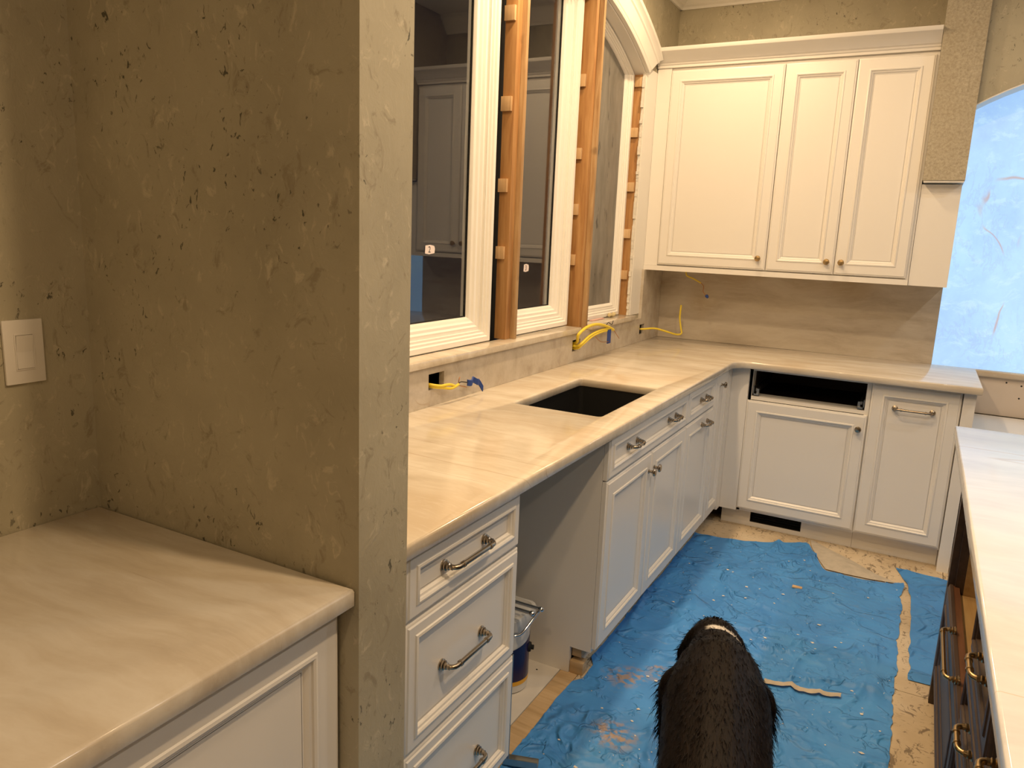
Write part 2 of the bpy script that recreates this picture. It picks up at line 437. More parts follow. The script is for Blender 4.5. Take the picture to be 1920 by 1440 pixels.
# back wall
wall('wall_back', MB().box(XW-0.16, 5.2, 0.0, 0.16, 0, CEIL), FAUX, 'olive gold faux-finished wall above the white wall cabinets')
wall('wall_right', MB().box(5.2, 5.36, -6.6, 0.16, 0, CEIL), ROOMW, 'plain tan wall across the room')
wall('wall_front', MB().box(XW-0.16, 5.36, -6.76, -6.6, 0, CEIL), ROOMW, 'plain tan wall behind the viewer')
wall('wall_partition', MB().box(XW, 0.676, -3.716, -3.582, 0, CEIL), FAUX, 'olive gold faux-finished stub wall between the two counters')
wall('ceiling', MB().box(XW-0.16, 5.36, -6.76, 0.16, CEIL, CEIL+0.1), CEILM, 'flat white ceiling', 'ceiling')
fl = wall('floor', MB().box(XW-0.16, 5.36, -6.76, 0.16, -0.12, -0.012), SUBFLOOR, 'tan patched subfloor with dark scuffs', 'floor')
for (x0, x1, y0, y1) in ((XW, 1.70, -0.90, 0.0), (1.703, 5.2, -0.90, 0.0), (0.55, 1.72, -1.86, -0.903), (1.723, 5.2, -1.86, -0.903),
                         (0.55, 1.72, -3.10, -1.863), (1.723, 5.2, -3.10, -1.863), (0.55, 1.72, -4.4, -3.103), (1.723, 5.2, -4.4, -3.103),
                         (XW, 5.2, -6.6, -4.403), (XW, 0.547, -4.4, -3.012), (XW, 0.547, -2.36, -0.903)):
    build('subfloor_sheet', MB().box(x0, x1, y0, y1, -0.012, 0.0), SUBFLOOR, fl)
o = build('backer_board', MB().box(XW, 0.480, -3.008, -2.362, -0.012, 0.0), WBOARD, fl); o['label'] = 'off-white backer board under the dishwasher gap'
o = build('plywood_strip', MB().box(0.483, 0.547, -3.008, -2.362, -0.012, -0.001), PLY, fl); o['label'] = 'bare plywood strip'
mbx = MB()
for i in range(26):
    x, y = random.uniform(0.1, 0.47), random.uniform(-2.95, -2.4)
    r = random.uniform(0.002, 0.005); mbx.lathe([(r, 0.0), (r*0.7, 0.0015)], (x, y, 0.0), (0, 0, 1), 6)
build('dirt_specks', mbx, BLACK, fl)['kind'] = 'stuff'

# ceiling crown moulding (back and window walls)
prof = [(0.0, 0.0), (0.012, 0.0), (0.018, 0.012), (0.030, 0.020), (0.060, 0.052), (0.078, 0.078), (0.092, 0.086), (0.092, 0.107), (0.0, 0.107)]
mb = MB().rings([[(XW + p[0]*0, -p[0], 2.843+p[1]) for p in prof], [(5.2, -p[0], 2.843+p[1]) for p in prof]])
tag(build('trim_1', mb, WHITE_M), 'white crown moulding along the back wall at the ceiling', 'moulding', kind='structure')
mb = MB().rings([[(XW+p[0], 0.0, 2.843+p[1]) for p in prof], [(XW+p[0], -3.58, 2.843+p[1]) for p in prof]])
tag(build('trim_2', mb, WHITE_M), 'white crown moulding along the window wall at the ceiling', 'moulding', kind='structure')

# arched casing round the windows: radial profile (radius offset, x height)
cas = [(0.0, 0.0), (0.0, 0.020), (0.010, 0.024), (0.016, 0.018), (0.024, 0.018), (0.030, 0.022), (0.105, 0.026), (0.112, 0.032), (0.120, 0.032),
       (0.126, 0.026), (0.136, 0.030), (0.148, 0.044), (0.165, 0.046), (0.170, 0.040), (0.170, 0.0)]
rings = []
for i in range(41):
    t = i/40.0
    ring = []
    for dr, dx in cas:
        rad = 2.20 + dr
        a1 = math.asin((OY1-0.0-ARC_Y)/2.20) + (dr/0.170)*0.042     # right end is cut to meet the cabinet crown
        a0 = math.asin((OY0-ARC_Y)/2.20)
        a = a0 + (a1-a0)*t
        ring.append((XW+dx, ARC_Y + rad*math.sin(a), ARC_Z + rad*math.cos(a)))
    rings.append(ring)
tag(build('trim_3', MB().rings(rings), WHITE_M, smooth=30), 'white moulded arch casing over the windows', 'moulding', kind='structure')
# arch soffit board
rings = []
for i in range(33):
    y = OY0 + (OY1-OY0)*i/32.0
    z = arch_z(y, 2.199)
    rings.append([(XW-0.15, y, z), (XW-0.001, y, z), (XW-0.001, y, z-0.008), (XW-0.15, y, z-0.008)])
tag(build('trim_4', MB().rings(rings), WHITE_M, smooth=30), 'white soffit board inside the window arch', 'moulding', kind='structure')

# plaster edge and raw side of the opening, beside the wall cabinets
mb = MB()
z = 1.087
while z < 2.40:
    h = random.uniform(0.015, 0.05)
    d = random.uniform(0.0, 0.012)
    mb.box(XW-0.013, XW+0.0015, OY1-0.006-d, OY1+0.006, z, min(z+h, 2.40)); z += h
tag(build('trim_5', mb, PLASTER), 'chipped white plaster edge beside the window studs', 'plaster', kind='structure')
tag(build('trim_6', MB().box(XW, XW+0.004, OY1+0.002, -0.335, 1.087, 2.43), WHITE_M), 'strip of white painted wall between plaster edge and wall cabinet', 'wall', kind='structure')

# ---------------------------------------------------------------- windows
WIN = [(-2.85, -2.0), (-1.80, -1.245), (-1.08, -0.53)]
ZS = 1.086
def ring_profile(y0, y1, zb, rad, ins, xs):
    """closed arched loop inset by ins, at depth x"""
    a, b = y0+ins, y1-ins
    loop = [(a, zb+ins), (b, zb+ins)]
    n = 16
    loop += [(b+(a-b)*i/n, arch_z(b+(a-b)*i/n, rad-ins*0.55)) for i in range(n+1)]
    return [(xs, y, z) for y, z in loop]
def window(idx, y0, y1, label):
    w = thing('window_%d' % idx, label, 'window', (0, 0, 0), kind='structure')
    # outer frame with stepped profile
    fr = [(0.0, -0.17), (0.0, -0.082), (0.004, -0.078), (0.022, -0.078), (0.026, -0.086), (0.034, -0.086), (0.038, -0.094), (0.046, -0.094), (0.046, -0.17)]
    build('frame', MB().rings([ring_profile(y0, y1, ZS, 2.185, i, x) for i, x in fr], cap=False), WHITE_W, w, smooth=30)
    if idx == 3:
        sa = [(0.046, -0.15), (0.046, -0.100), (0.058, -0.098), (0.066, -0.104), (0.070, -0.110), (0.070, -0.15)]
        xg = -0.112
    else:
        sa = [(0.046, -0.165), (0.046, -0.106), (0.062, -0.104), (0.068, -0.112), (0.078, -0.114), (0.084, -0.122), (0.094, -0.126), (0.100, -0.138), (0.100, -0.165)]
        xg = -0.142
    s = build('sash', MB().rings([ring_profile(y0, y1, ZS, 2.185, i, x) for i, x in sa], cap=False), WHITE_W, w, smooth=30)
    ins = sa[-1][0] - 0.004
    loop = ring_profile(y0, y1, ZS, 2.185, ins, xg)
    pl = [(p[1], p[2]) for p in loop]
    g = build('pane', MB().prism(pl, lambda u, v, h: (h, u, v), xg-0.005, xg), GLASS if idx < 3 else FILM, s)
    if idx == 3: g['label'] = 'grey dusty film over the glass with dark smears'
    if idx < 3:
        build('gasket', MB().rings([ring_profile(y0, y1, ZS, 2.185, i, x) for i, x in ((0.099, xg+0.004), (0.104, xg+0.003), (0.104, xg-0.008), (0.099, xg-0.008))], cap=False, closed=True), BLACK, s)
    return w
window(1, *WIN[0], 'white casement window with dark glass beside the stub wall')
window(2, *WIN[1], 'middle white casement window between the two bare studs')
window(3, *WIN[2], 'white casement window covered with grey dusty film beside the cabinets')
# header / sheathing behind the frames so no light leaks
tag(build('wall_sheathing', MB().box(-0.179, -0.172, WIN[0][1]+0.002, WIN[1][0]-0.002, 1.0, 2.64).box(-0.179, -0.172, WIN[1][1]+0.002, WIN[2][0]-0.002, 1.0, 2.60)
          .box(-0.179, -0.172, WIN[2][1]+0.002, -0.40, 1.0, 2.5), BLACK), 'black sheathing seen in the gaps beside the studs', 'wall', kind='structure')

# ---------------------------------------------------------------- bare studs with shims
def stud(label, y0, y1, x0, x1, z0, z1, mat, lam=None, shims=(), group='bare window studs'):
    t = thing('stud', label, 'stud', (x1, y0, z0), group=None)
    L = lambda b: [(v[0]-x1, v[1]-y0, v[2]-z0) for v in b.v]
    a = MB().box(x0, x1, y0, y1, z0, z1); a.v = L(a)
    build('post', a, mat, t, bevel=0.002)
    if lam:
        q = MB().box(*lam, z0, z1); q.v = L(q)
        o = build('side_board', q, PINE_O if mat is PINE else PINE_L, t, bevel=0.003)
    for (sx0, sx1, sz, hh) in shims:
        q = MB().box(sx0, sx1, y0-0.014, y0-0.0005, sz-hh/2, sz+hh/2); q.v = L(q)
        build('shim', q, SHIM, t, bevel=0.001)
    return t
stud('amber pine stud with weathered edge board between dark-glass windows', -1.925, -1.885, -0.103, -0.050, ZS, 2.61, PINE, (-0.103, -0.030, -1.884, -1.862),
     [(-0.101, -0.056, 2.345, 0.055), (-0.103, -0.058, 2.015, 0.055), (-0.103, -0.064, 1.705, 0.052), (-0.103, -0.066, 1.440, 0.05)])
stud('amber pine stud beside the grey-filmed window', -1.205, -1.170, -0.112, -0.034, 1.062, 2.605, PINE, (-0.112, -0.012, -1.1695, -1.145),
     [(-0.105, -0.066, 2.235, 0.055), (-0.105, -0.066, 1.905, 0.052), (-0.105, -0.068, 1.645, 0.052), (-0.108, -0.070, 1.405, 0.052)])
stud('narrow amber stud against the chipped plaster edge', -0.521, -0.483, -0.165, -0.034, ZS, 2.395, PINE, None,
     [(-0.075, -0.036, 2.352, 0.05), (-0.078, -0.040, 2.09, 0.05), (-0.078, -0.040, 1.80, 0.05), (-0.080, -0.042, 1.545, 0.05), (-0.080, -0.044, 1.315, 0.05)])

# ---------------------------------------------------------------- stone: counters, splashes, sills
def slab(name, poly, hole, z0, z1, mat, label, r=0.007, cat='countertop'):
    """stone slab with eased edges; poly counter-clockwise"""
    def off(pl, d):
        n = len(pl); out = []
        for i in range(n):
            p0, p1, p2 = Vector(pl[i-1]), Vector(pl[i]), Vector(pl[(i+1) % n])
            a = (p1-p0).normalized(); b = (p2-p1).normalized()
            na, nb = Vector((-a.y, a.x)), Vector((-b.y, b.x))
            q = na + nb; q = q / max(0.25, (1 + na.dot(nb)))
            out.append(tuple(p1 + q*d))
        return out
    mb = MB()
    prof = [(r, z1), (r*0.3, z1-r*0.25), (0, z1-r), (0, z0+0.003), (0.003, z0)]
    def strip(pl, hole_):
        sgn = 1
        loops = [[(x, y, zz) for x, y in off(pl, d*sgn)] for d, zz in prof]
        mb.rings(loops, cap=False)
        return loops[0], loops[-1]
    t, bt = strip(poly, False)
    tops = [t]; bots = [bt]
    if hole:
        t2, b2 = strip(list(reversed(hole)) if False else hole, True)
        tops.append(t2); bots.append(b2)
    for loops in (tops, bots):
        flat = [p for l in loops for p in l]
        tr = tessellate_polygon([[Vector((p[0], p[1], 0)) for p in l] for l in loops])
        b = len(mb.v); mb.v += flat
        mb.f += [tuple(b+i for i in q) for q in tr]
    me = build(name, mb, mat, smooth=50)
    bm = bmesh.new(); bm.from_mesh(me.data); bmesh.ops.remove_doubles(bm, verts=bm.verts, dist=1e-5)
    bmesh.ops.recalc_face_normals(bm, faces=bm.faces); bm.to_mesh(me.data); bm.free()
    for p in me.data.polygons: p.use_smooth = True
    me.data.set_sharp_from_angle(angle=R(50))
    return tag(me, label, cat)
CT, CB = 0.92, 0.885
XF, YF = 0.637, -0.677
ri = 0.085
poly = [(-0.019, -3.580), (XF, -3.580)] + arc(XF+ri, YF-ri, ri, 180, 90, 10) + [(1.740, YF), (1.740, -0.034), (2.80, -0.034), (2.80, -0.0005), (-0.019, -0.0005)]
SX0, SX1, SY0, SY1 = 0.197, 0.536, -2.296, -1.682
rc = 0.014
hole = [p for c in (arc(SX0+rc, SY0+rc, rc, 270, 180, 4), arc(SX0+rc, SY1-rc, rc, 180, 90, 4), arc(SX1-rc, SY1-rc, rc, 90, 0, 4), arc(SX1-rc, SY0+rc, rc, 0, -90, 4)) for p in c]
slab('countertop', poly, hole, CB, CT, STONE, 'L-shaped cream quartzite countertop with the black sink cut-out')
slab('countertop', [(XW, -5.2), (0.668, -5.2), (0.668, -3.718), (XW, -3.718)], None, CB, CT, STONE, 'cream quartzite countertop below the light switch')
slab('countertop', [(1.603, -4.35), (2.70, -4.35), (2.70, -1.621), (1.603, -1.621)], None, CB, CT, STONE_COOL, 'pale quartzite top of the dark island, cool light put into its colour')

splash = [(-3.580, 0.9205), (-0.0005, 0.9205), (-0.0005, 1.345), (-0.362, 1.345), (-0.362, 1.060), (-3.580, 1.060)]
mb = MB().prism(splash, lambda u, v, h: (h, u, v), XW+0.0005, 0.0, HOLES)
tag(build('backsplash', mb, STONE_SHADED), 'low quartzite backsplash under the windows with cut outlet holes', 'backsplash')
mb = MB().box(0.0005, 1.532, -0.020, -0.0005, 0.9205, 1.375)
tag(build('backsplash', mb, STONE_SHADED), 'tall quartzite backsplash under the white wall cabinets', 'backsplash')
mb = MB().box(1.533, 2.80, -0.018, -0.0005, 0.9205, 2.75)
tag(build('backlit_stone_slab', mb, GLOW), 'glowing pale blue stone slab under the plaster arch', 'stone slab')
mb = MB().box(-0.079, 0.012, -2.855, -1.272, 1.0605, ZS)
tag(build('window_sill', mb, STONE, bevel=0.004), 'long quartzite sill under the dark-glass windows', 'window sill')
mb = MB().box(-0.079, 0.012, -1.138, -0.490, 1.0605, ZS)
tag(build('window_sill', mb, STONE, bevel=0.004), 'short quartzite sill under the grey-filmed window', 'window sill')

# junction boxes in the splash holes
for i, hl in enumerate(HOLES):
    (a0, b0), (a1, _), (_, b1), _ = hl[0], hl[1], hl[2], hl[3]
    q = MB()
    x0, x1 = -0.085, -0.021
    q.box(x0, x0+0.002, a0, a1, b0, b1).box(x0, x1, a0-0.002, a0, b0, b1).box(x0, x1, a1, a1+0.002, b0, b1).box(x0, x1, a0, a1, b0-0.002, b0).box(x0, x1, a0, a1, b1, b1+0.002)
    tag(build('junction_box', q, (JBOX, JBOX, PAILW)[i]),
        ('open junction box nearest the stub wall', 'open junction box below the grey-filmed window stud', 'open junction box next to the inside corner')[i], 'electrical box')

def smooth_path(pts, n=6):
    pts = [Vector(p) for p in pts]; out = []
    for i in range(len(pts)-1):
        p0, p1, p2, p3 = pts[max(i-1, 0)], pts[i], pts[i+1], pts[min(i+2, len(pts)-1)]
        for k in range(n):
            t = k/n
            out.append(0.5*((2*p1) + (-p0+p2)*t + (2*p0-5*p1+4*p2-p3)*t*t + (-p0+3*p1-3*p2+p3)*t**3))
    return out + [pts[-1]]
def cable(label, strands, group=None):
    base = Vector(strands[0][1][0])
    t = thing('electrical_cable', label, 'cable', base)
    for nm, pts, rad, mat in strands:
        q = MB().tube(smooth_path([Vector(p)-base for p in pts]), rad, 8)
        build(nm, q, mat, t, smooth=60)
    return t, base
t, b = cable('yellow cable pair taped with blue tape, nearest the stub wall', [
    ('jacket', [(-0.06, -2.53, 1.000), (0.0, -2.53, 0.996), (0.020, -2.50, 0.990), (0.03, -2.46, 0.990), (0.034, -2.425, 0.978)], 0.0055, YELLOW),
    ('jacket', [(-0.06, -2.52, 0.99), (0.0, -2.525, 0.988), (0.022, -2.49, 0.982), (0.034, -2.45, 0.976), (0.036, -2.41, 0.984)], 0.005, YELLOW),
    ('wire', [(0.034, -2.425, 0.978), (0.036, -2.40, 0.990), (0.034, -2.37, 0.986), (0.034, -2.345, 0.980)], 0.0022, WIREB),
    ('wire', [(0.036, -2.41, 0.984), (0.034, -2.405, 1.000), (0.033, -2.398, 1.008)], 0.0018, COPPER),
    ('wire', [(0.036, -2.41, 0.980), (0.038, -2.38, 0.972), (0.038, -2.36, 0.966)], 0.0018, COPPER)])
q = MB(); pth = smooth_path([(0.034, -2.347, 0.980), (0.038, -2.325, 0.976), (0.032, -2.305, 0.985), (0.040, -2.285, 0.974), (0.036, -2.268, 0.970), (0.042, -2.250, 0.944)], 3)
q.rings([[p - b + Vector((dx, 0, dz)) for dx, dz in ((-0.002, -0.012), (0.002, -0.010), (0.003, 0.010), (-0.002, 0.012))] for p in pth])
build('tape', q, TAPE, t)
t, b = cable('looped yellow cables with blue tape beside the second stud', [
    ('jacket', [(-0.06, -1.315, 1.000), (0.008, -1.320, 0.999), (0.035, -1.32, 1.014), (0.045, -1.24, 1.046), (0.048, -1.12, 1.060), (0.05, -0.99, 1.060)], 0.0065, YELLOW),
    ('jacket', [(-0.06, -1.300, 1.012), (0.008, -1.318, 1.014), (0.036, -1.36, 1.062), (0.046, -1.28, 1.092), (0.05, -1.16, 1.095), (0.05, -1.02, 1.070), (0.05, -0.94, 1.048)], 0.0075, YELLOW),
    ('jacket', [(-0.06, -1.300, 0.985), (0.008, -1.310, 0.986), (0.037, -1.31, 1.008), (0.048, -1.22, 1.040), (0.05, -1.10, 1.052), (0.05, -0.97, 1.050)], 0.0055, YELLOW),
    ('wire', [(0.05, -0.98, 1.06), (0.052, -0.93, 1.04), (0.055, -0.86, 0.995)], 0.0016, COPPER),
    ('wire', [(0.05, -1.20, 1.045), (0.055, -1.12, 1.005), (0.06, -1.02, 0.995)], 0.0016, COPPER),
    ('wire', [(0.05, -1.06, 1.07), (0.05, -1.02, 1.092), (0.05, -0.97, 1.078), (0.05, -0.95, 1.096)], 0.0022, WIREB)])
q = MB(); q.rings([[Vector((0.056+dx, -1.012+dy, zz))-b for dx, dy in ((-0.002, -0.022), (0.002, -0.022), (0.002, 0.022), (-0.002, 0.022))] for zz in (1.055, 1.03, 0.985)])
build('tape', q, TAPE, t)
cable('single yellow cable bent upward in the inside corner', [
    ('jacket', [(-0.06, -0.335, 0.990), (0.0, -0.325, 0.992), (0.058, -0.26, 0.995), (0.116, -0.21, 0.977), (0.165, -0.17, 0.961), (0.190, -0.15, 0.968), (0.183, -0.147, 1.000), (0.170, -0.142, 1.06), (0.171, -0.14, 1.138)], 0.0055, YELLOW)])
t, b = cable('thin wire hanging below the white wall cabinets', [
    ('jacket', [(0.200, -0.20, 1.346), (0.208, -0.20, 1.318), (0.25, -0.20, 1.302), (0.295, -0.20, 1.280)], 0.004, YELLOW),
    ('wire', [(0.295, -0.20, 1.280), (0.312, -0.20, 1.262), (0.312, -0.20, 1.232), (0.33, -0.20, 1.212)], 0.0022, COPPER)])
q = MB().lathe([(0.004, 0), (0.009, 0.004), (0.009, 0.014), (0.005, 0.022)], Vector((0.330, -0.20, 1.214))-b, (0.6, 0, -0.8), 10)
build('wire_nut', q, TAPE, t, smooth=40)

# ---------------------------------------------------------------- cabinet hardware (shared meshes)
def pull_mesh(cc, proj=0.034, r=0.0058):
    q = MB(); h = cc/2
    for s in (-1, 1):
        q.lathe([(0.0135, 0), (0.0135, 0.003), (0.011, 0.005), (0.0115, 0.009), (0.008, 0.011), (0.0085, 0.016), (0.0065, 0.018), (0.0065, 0.024)], (s*h, 0, 0), (0, -1, 0), 16)
        q.lathe([(r, -0.004), (r+0.0018, -0.003), (r+0.0018, 0.003), (r, 0.004)], (s*(h-0.028), -proj, 0), (1, 0, 0), 12)
    rr = 0.016
    path = [(-h, -0.016, 0)]
    path += [(-h + rr - rr*math.cos(R(a)), -proj + rr - rr*math.sin(R(a)), 0) for a in (0, 22, 45, 68, 90)]
    path += [(h - rr + rr*math.sin(R(a)), -proj + rr - rr*math.cos(R(a)), 0) for a in (0, 22, 45, 68, 90)]
    path += [(h, -0.016, 0)]
    q.tube(path, r, 12)
    return q
_hw = {}
def add_pull(parent, cc, loc, mat=None, name='pull'):
    mat = mat or NICKEL
    key = (cc, mat.name)
    if key not in _hw:
        o = build(name, pull_mesh(cc), mat, parent, smooth=40); _hw[key] = o.data
    else:
        o = bpy.data.objects.new(name, _hw[key]); COL.objects.link(o); o.parent = parent
    o.location = loc
    return o
def add_knob(parent, loc, mat=None):
    mat = mat or NICKEL
    key = ('knob', mat.name)
    if key not in _hw:
        q = MB().lathe([(0.009, 0), (0.009, 0.002), (0.006, 0.004), (0.0055, 0.014), (0.010, 0.018), (0.0155, 0.020), (0.0160, 0.024), (0.013, 0.028), (0.006, 0.0295), (0.0005, 0.030)], (0, 0, 0), (0, -1, 0), 20)
        o = build('knob', q, mat, parent, smooth=40); _hw[key] = o.data
    else:
        o = bpy.data.objects.new('knob', _hw[key]); COL.objects.link(o); o.parent = parent
    o.location = loc
    return o

def front(name, parent, x0, x1, z0, z1, mat, fr=0.055, th=0.02, deep=0.010, y=0.0):
    """five-piece cabinet front in the cabinet's frame: face at y, looking to -y; child 'panel'"""
    w, h = x1-x0, z1-z0
    m = 0.024 if fr > 0.045 else 0.020
    prof = [(0, th), (0, 0.006), (0.0035, 0.0035), (0.006, 0.003), (0.009, 0.0), (fr-0.004, 0.0), (fr-0.002, -0.003), (fr+0.003, -0.0045), (fr+0.007, -0.002), (fr+0.008, 0.002),
            (fr+0.013, 0.003), (fr+m-0.006, deep-0.003), (fr+m-0.004, deep), (fr+m, deep), (fr+m, th)]
    loops = [[(i, d, i), (w-i, d, i), (w-i, d, h-i), (i, d, h-i)] for i, d in prof]
    o = build(name, MB().rings(loops, cap=False), mat, parent, smooth=25, loc=(x0, y, z0))
    i = fr+m-0.001
    build('panel', MB().box(i, w-i, deep, th-0.001, i, h-i), mat, o)
    return o

def carcass(parent, x0, x1, z0, z1, depth, mat, y0=0.021, inner=None, open_top=False):
    t = 0.018
    q = MB().box(x0, x0+t, y0, depth, z0, z1).box(x1-t, x1, y0, depth, z0, z1).box(x0+t, x1-t, depth-0.006, depth, z0, z1)
    q.box(x0+t, x1-t, y0, depth-0.006, z0, z0+t)
    if not open_top: q.box(x0+t, x1-t, y0, depth-0.006, z1-t, z1)
    return build('carcass', q, mat, parent)

XD = 0.613          # face plane of the window-side run
ZB = 0.115          # underside of the fronts
# --- drawer cabinet beside the stub wall
c = thing('drawer_cabinet', 'white three-drawer base cabinet beside the stub wall', 'cabinet', (XD, -3.578, 0), R(90))
carcass(c, 0.085, 0.570, 0.10, 0.884, 0.59, WHITE)
build('filler', MB().box(0.0, 0.084, 0.002, 0.03, 0.10, 0.884), WHITE, c)
build('toe_kick', MB().box(0.0, 0.570, 0.075, 0.09, 0.0, 0.10), WHITE, c)
for z0, z1, zc in ((0.728, 0.878, 0.802), (0.419, 0.722, 0.563), (ZB-0.004, 0.413, 0.235)):
    d = front('drawer', c, 0.087, 0.571, z0, z1, WHITE, 0.034)
    add_pull(d, 0.172, (0.318-0.087, 0.010, zc-z0))
o = build('edge_strip', MB().box(0.572, 0.575, 0.004, 0.03, 0.10, 0.415), STEEL, c); o['label'] = 'thin steel strip on the cabinet edge'
# --- sink base
c = thing('sink_cabinet', 'white sink base cabinet with false drawer front and two doors', 'cabinet', (XD, -2.385, 0), R(90))
q = MB()
q.prism([(0.021, 0.10), (0.100, 0.10), (0.100, 0.0), (0.592, 0.0), (0.592, 0.884), (0.021, 0.884)], lambda u, v, h: (h, u, v), 0.0, 0.018)
q.box(0.910, 0.928, 0.021, 0.592, 0.10, 0.884).box(0.018, 0.910, 0.586, 0.592, 0.10, 0.884).box(0.018, 0.910, 0.021, 0.586, 0.10, 0.118)
build('carcass', q, WHITE, c)
d = front('false_front', c, 0.002, 0.926, 0.728, 0.878, WHITE, 0.034)
add_pull(d, 0.096, (0.245, 0.010, 0.074)); add_pull(d, 0.096, (0.725, 0.010, 0.074))
d = front('door', c, 0.002, 0.462, ZB, 0.722, WHITE); add_knob(d, (0.432, 0.0, 0.535))
d = front('door', c, 0.466, 0.926, ZB, 0.722, WHITE); add_knob(d, (0.032, 0.0, 0.535))
o = build('toe_block', MB().box(0.019, 0.060, 0.062, 0.098, 0.058, 0.099), PLY, c, bevel=0.001); o['label'] = 'raw plywood block in the toe space'
build('toe_block', MB().box(0.004, 0.045, 0.048, 0.098, 0.0, 0.045), PLY, c, bevel=0.001)
build('toe_kick', MB().box(0.062, 0.928, 0.085, 0.1, 0.0, 0.099), WHITE, c)
# --- pull-out base
c = thing('pullout_cabinet', 'white narrow base cabinet with one drawer and a pull-out front', 'cabinet', (XD, -1.455, 0), R(90))
carcass(c, 0.0, 0.485, 0.10, 0.884, 0.59, WHITE)
build('toe_kick', MB().box(0.0, 0.485, 0.085, 0.1, 0.0, 0.10), WHITE, c)
d = front('drawer', c, 0.002, 0.483, 0.728, 0.878, WHITE, 0.034); add_pull(d, 0.096, (0.295, 0.010, 0.070))
d = front('door', c, 0.002, 0.483, ZB, 0.722, WHITE); add_pull(d, 0.096, (0.310, 0.0, 0.562))
# --- corner door
c = thing('corner_cabinet', 'white blind corner base cabinet with a tall narrow door', 'cabinet', (XD, -0.968, 0), R(90))
carcass(c, 0.0, 0.277, 0.10, 0.884, 0.59, WHITE)
build('toe_kick', MB().box(0.0, 0.33, 0.085, 0.1, 0.0, 0.10), WHITE, c)
d = front('door', c, 0.002, 0.277, ZB, 0.878, WHITE); add_knob(d, (0.105, 0.0, 0.703))

YD = -0.631
# --- back run: cabinet with empty drawer opening
c = thing('open_drawer_cabinet', 'white base cabinet with an empty drawer opening above its door', 'cabinet', (0.616, YD, 0), 0)
X0 = -0.616
q = MB().box(-0.001, 0.087, 0.004, 0.040, 0.10, 0.884).box(0.087, 0.103, 0.020, 0.040, 0.10, 0.884).box(-0.018, -0.0015, -0.058, 0.040, 0.10, 0.884)                       # corner filler
q.box(0.088, 0.104, 0.020, 0.60, 0.10, 0.884).box(0.648, 0.668, 0.020, 0.60, 0.10, 0.884)
q.box(0.104, 0.648, 0.020, 0.040, 0.869, 0.884).box(0.104, 0.648, 0.020, 0.12, 0.714, 0.732).box(0.104, 0.648, 0.020, 0.60, 0.10, 0.118)
build('carcass', q, WHITE, c)
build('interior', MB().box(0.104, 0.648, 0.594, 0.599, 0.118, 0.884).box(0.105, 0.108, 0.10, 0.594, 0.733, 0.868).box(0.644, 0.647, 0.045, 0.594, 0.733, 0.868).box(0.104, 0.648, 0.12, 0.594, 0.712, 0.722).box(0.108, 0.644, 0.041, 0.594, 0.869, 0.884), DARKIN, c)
d = front('door', c, 0.088, 0.664, ZB, 0.711, WHITE); add_knob(d, (0.545, 0.0, 0.527))
for s, x in ((1, 0.108), (-1, 0.644)):
    q = MB().box(min(x, x+s*0.012), max(x, x+s*0.012), 0.030, 0.52, 0.742, 0.746).box(min(x, x+s*0.004), max(x, x+s*0.004), 0.030, 0.52, 0.742, 0.782)
    q.box(min(x+s*0.006, x+s*0.030), max(x+s*0.006, x+s*0.030), 0.026, 0.060, 0.738, 0.746).box(min(x+s*0.018, x+s*0.030), max(x+s*0.018, x+s*0.030), 0.034, 0.056, 0.746, 0.772)
    q.box(min(x+s*0.010, x+s*0.022), max(x+s*0.010, x+s*0.022), 0.056, 0.45, 0.755, 0.770)
    build('drawer_slide', q, STEEL, c)
q = MB().prism(rect(0.0, 0.668, 0.0, 0.10), lambda u, v, h: (u, 0.075-h, v), -0.015, 0.0, [rect(0.155, 0.418, 0.026, 0.092)])
build('toe_kick', q, WHITE, c)
v = build('vent', MB().box(0.153, 0.420, 0.105, 0.112, 0.022, 0.096).box(0.155, 0.158, 0.074, 0.105, 0.026, 0.092).box(0.415, 0.418, 0.074, 0.105, 0.026, 0.092).box(0.158, 0.415, 0.074, 0.105, 0.026, 0.029).box(0.158, 0.415, 0.074, 0.105, 0.089, 0.092), BLACK, c)
v['label'] = 'black toe-kick vent opening'
for k in range(4):
    build('louver', MB().box(0.158, 0.415, 0.086, 0.100, 0.036+k*0.014, 0.038+k*0.014), BLACK, v)
# --- back run: trash pull-out and end panel
c = thing('pullout_cabinet', 'white base cabinet with a single tall front and horizontal pull, beside the range gap', 'cabinet', (1.285, YD, 0), 0)
carcass(c, 0.0, 0.385, 0.10, 0.884, 0.60, WHITE)
build('toe_kick', MB().box(0.0, 0.385, 0.075, 0.09, 0.0, 0.10), WHITE, c)
d = front('door', c, 0.003, 0.381, ZB-0.003, 0.878, WHITE, 0.053); add_pull(d, 0.160, (0.188, 0.010, 0.655))
build('end_panel', MB().box(0.387, 0.437, -0.006, 0.60, 0.0, 0.884), WHITE, c)
